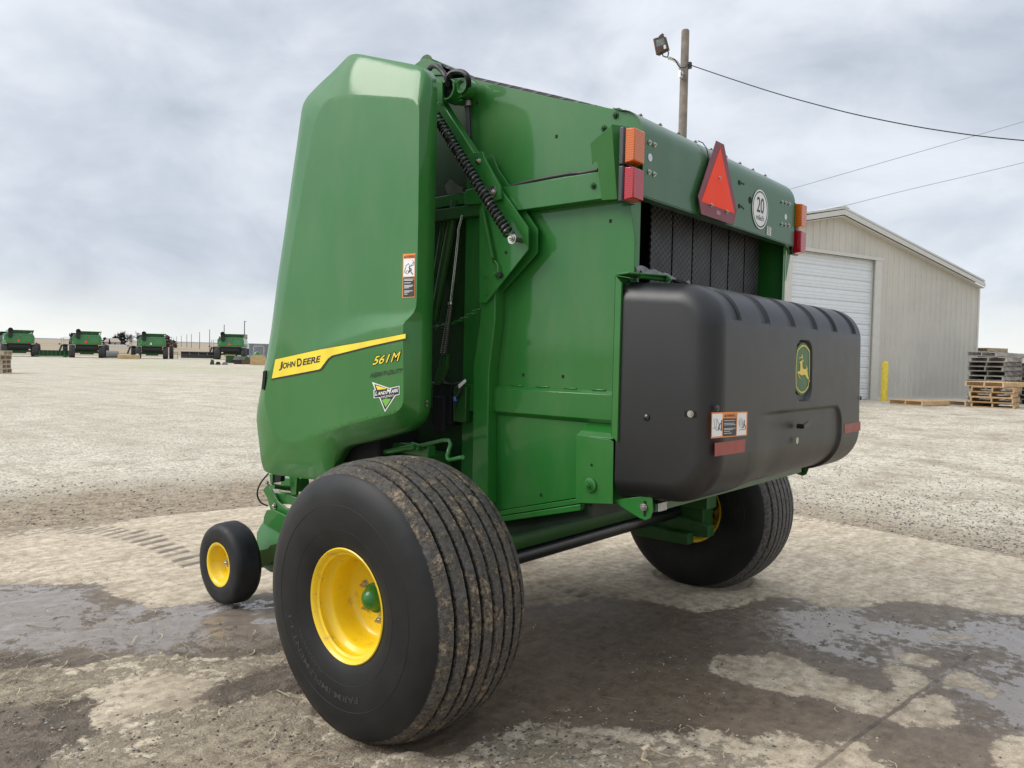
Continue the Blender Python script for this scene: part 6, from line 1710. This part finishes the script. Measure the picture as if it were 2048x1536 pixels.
for a, D, w, h, k, lb, nm in (
  (210, 345, 14, 17, 'ever', 'dark rounded evergreen left of the farmhouse', 'evergreen_tree'),
  (219, 322, 8, 15, 'cone', 'small dark conifer standing in front of the farmhouse', 'conifer_tree'),
  (233, 360, 20, 26, 'bare', 'bare brown tree rising just right of the farmhouse roof', 'bare_tree'),
  (230, 350, 14, 20, 'ever', 'dark shrubby evergreen behind the farmhouse roof', 'evergreen_tree'),
  (243, 352, 24, 26, 'ever', 'largest dark tree clump behind the white fence', 'evergreen_tree'),
  (249, 365, 30, 32, 'bare', 'tall wide bare tree above the white fence', 'bare_tree'),
  (262, 360, 18, 25, 'bare', 'slender bare tree right of the wide bare tree', 'bare_tree'),
  (275, 350, 26, 31, 'bare', 'bare tree just left of the third combine harvester', 'bare_tree'),
  (287, 362, 20, 24, 'bare', 'bare tree partly hidden by the third combine harvester', 'bare_tree'),
  (334, 330, 22, 25, 'rust', 'tall rusty brown conifer right of the third combine harvester', 'brown_conifer'),
  (346, 325, 20, 16, 'rust', 'short rusty brown bush right of the tall brown conifer', 'brown_bush'),
  (352, 335, 6, 8, 'ever', 'tiny dark shrub at the right end of the brown bushes', 'shrub')):
    tree(a, D, w, h, k, lb, nm)
# row of poles
PL = [(488.5, 641.8, 'nearest and tallest'), (448, 649.5, 'second nearest'), (419, 659, 'third nearest'), (399, 664, 'fourth nearest'), (382.6, 668, 'fifth nearest'), (373.5, 669, 'sixth nearest'), (362.5, 671.5, 'seventh nearest'), (353, 673, 'third farthest'), (347.4, 675, 'second farthest'), (342.8, 673.5, 'farthest')]
pm0 = None
for a, ty_, wd in PL:
    hz = 692.8+a*.0216; D = 7.6*F_PX/(hz-ty_); q = place(a, 700, D); zt = atd(D, a, ty_).z
    hgt = zt-q.z; mb = MB(); mb.tube([(0, 0, -.3), (0, 0, hgt)], [.16, .11], 8); mb.box((-.12, -.06, hgt-.25), (.5 if a > 480 else .12, .06, hgt-.12))
    o = mb.build('light_pole', M['far_grey']); o.location = q; tag(o, f'thin grey pole in the field, {wd} of the row', 'pole', 'poles standing in the far field')

split_pieces({'punched_hole', 'wall_bolt', 'dark_hole', 'bright_hole', 'lamp_bolt', 'roof_bolt', 'arm_bolt', 'wheel_nut', 'carrier_bolt', 'cover_rivet', 'sign_screw', 'shield_fastener', 'lift_pin', 'door_trim', 'window', 'lock_rod', 'carrier_plate'})
split_pieces({'post'}, .001); split_pieces({'warning_drawing'}, .004)
# ================================================================== LIGHT
w = bpy.data.worlds.new('World'); S.world = w; w.use_nodes = True; t = w.node_tree; t.nodes.clear()
SUN_EL, SUN_AZ = math.radians(38), math.radians(-50)   # azimuth from +y towards +x
sky = t.nodes.new('ShaderNodeTexSky'); sky.sky_type = 'NISHITA'; sky.sun_disc = False; sky.sun_elevation = SUN_EL; sky.sun_rotation = SUN_AZ
bg1 = t.nodes.new('ShaderNodeBackground'); bg1.inputs[1].default_value = .06; t.links.new(sky.outputs[0], bg1.inputs[0])
tc = t.nodes.new('ShaderNodeTexCoord'); sp_ = t.nodes.new('ShaderNodeSeparateXYZ'); t.links.new(tc.outputs['Generated'], sp_.inputs[0])
nv = t.nodes.new('ShaderNodeMapping'); nv.inputs['Scale'].default_value = (1, 1, 1.7); nv.inputs['Location'].default_value = (3.1, 7.7, .4); t.links.new(tc.outputs['Generated'], nv.inputs[0])
n1 = noise_(t, nv.outputs[0], 2.1, 7, .5, .35); n2 = noise_(t, nv.outputs[0], 6.5, 6, .55, .5)
f = math_(t, 'ADD', math_(t, 'MULTIPLY', n1, .72), math_(t, 'MULTIPLY', n2, .28))
cl = ramp(t, f, [(.37, (.40, .445, .52)), (.475, (.53, .575, .645)), (.56, (.66, .70, .76)), (.68, (.79, .82, .86))])
hz = sstep(t, sp_.outputs[2], .11, .0)
hzn = math_(t, 'MULTIPLY', hz, ramp(t, noise_(t, nv.outputs[0], 1.5, 4), [(.35, .45), (.6, 1.)]))
cl = mixc(t, math_(t, 'MULTIPLY', hzn, .85), cl, (.84, .85, .79))
zen = math_(t, 'ADD', 1., math_(t, 'MULTIPLY', sstep(t, sp_.outputs[2], .42, .85), .55))
sv_ = t.nodes.new('ShaderNodeVectorMath'); sv_.operation = 'DOT_PRODUCT'; nz_ = t.nodes.new('ShaderNodeVectorMath'); nz_.operation = 'NORMALIZE'
t.links.new(tc.outputs['Generated'], nz_.inputs[0]); t.links.new(nz_.outputs[0], sv_.inputs[0])
sv_.inputs[1].default_value = (math.sin(SUN_AZ)*math.cos(SUN_EL), math.cos(SUN_AZ)*math.cos(SUN_EL), math.sin(SUN_EL))
zen = math_(t, 'ADD', zen, math_(t, 'MULTIPLY', sstep(t, sv_.outputs['Value'], .62, 1.0), .9))
bg2 = t.nodes.new('ShaderNodeBackground'); t.links.new(cl, bg2.inputs[0]); t.links.new(zen, bg2.inputs[1])
ad = t.nodes.new('ShaderNodeMixShader'); ad.inputs[0].default_value = .93; t.links.new(bg1.outputs[0], ad.inputs[1]); t.links.new(bg2.outputs[0], ad.inputs[2])
wo = t.nodes.new('ShaderNodeOutputWorld'); t.links.new(ad.outputs[0], wo.inputs[0])
sd = bpy.data.lights.new('sun', 'SUN'); sd.energy = 1.5; sd.angle = math.radians(30); sd.color = (1, .95, .87)
so = bpy.data.objects.new('sun', sd); COL.objects.link(so); so.location = (-6, 6, 12)
dv = V((math.sin(SUN_AZ)*math.cos(SUN_EL), math.cos(SUN_AZ)*math.cos(SUN_EL), math.sin(SUN_EL)))
so.rotation_euler = dv.to_track_quat('Z', 'Y').to_euler()
S.view_settings.view_transform = 'Standard'; S.view_settings.look = 'None'; S.view_settings.exposure = .36; S.view_settings.gamma = 1
S.render.engine = 'CYCLES'; S.cycles.max_bounces = 6; S.cycles.use_denoising = True
S.render.film_transparent = False
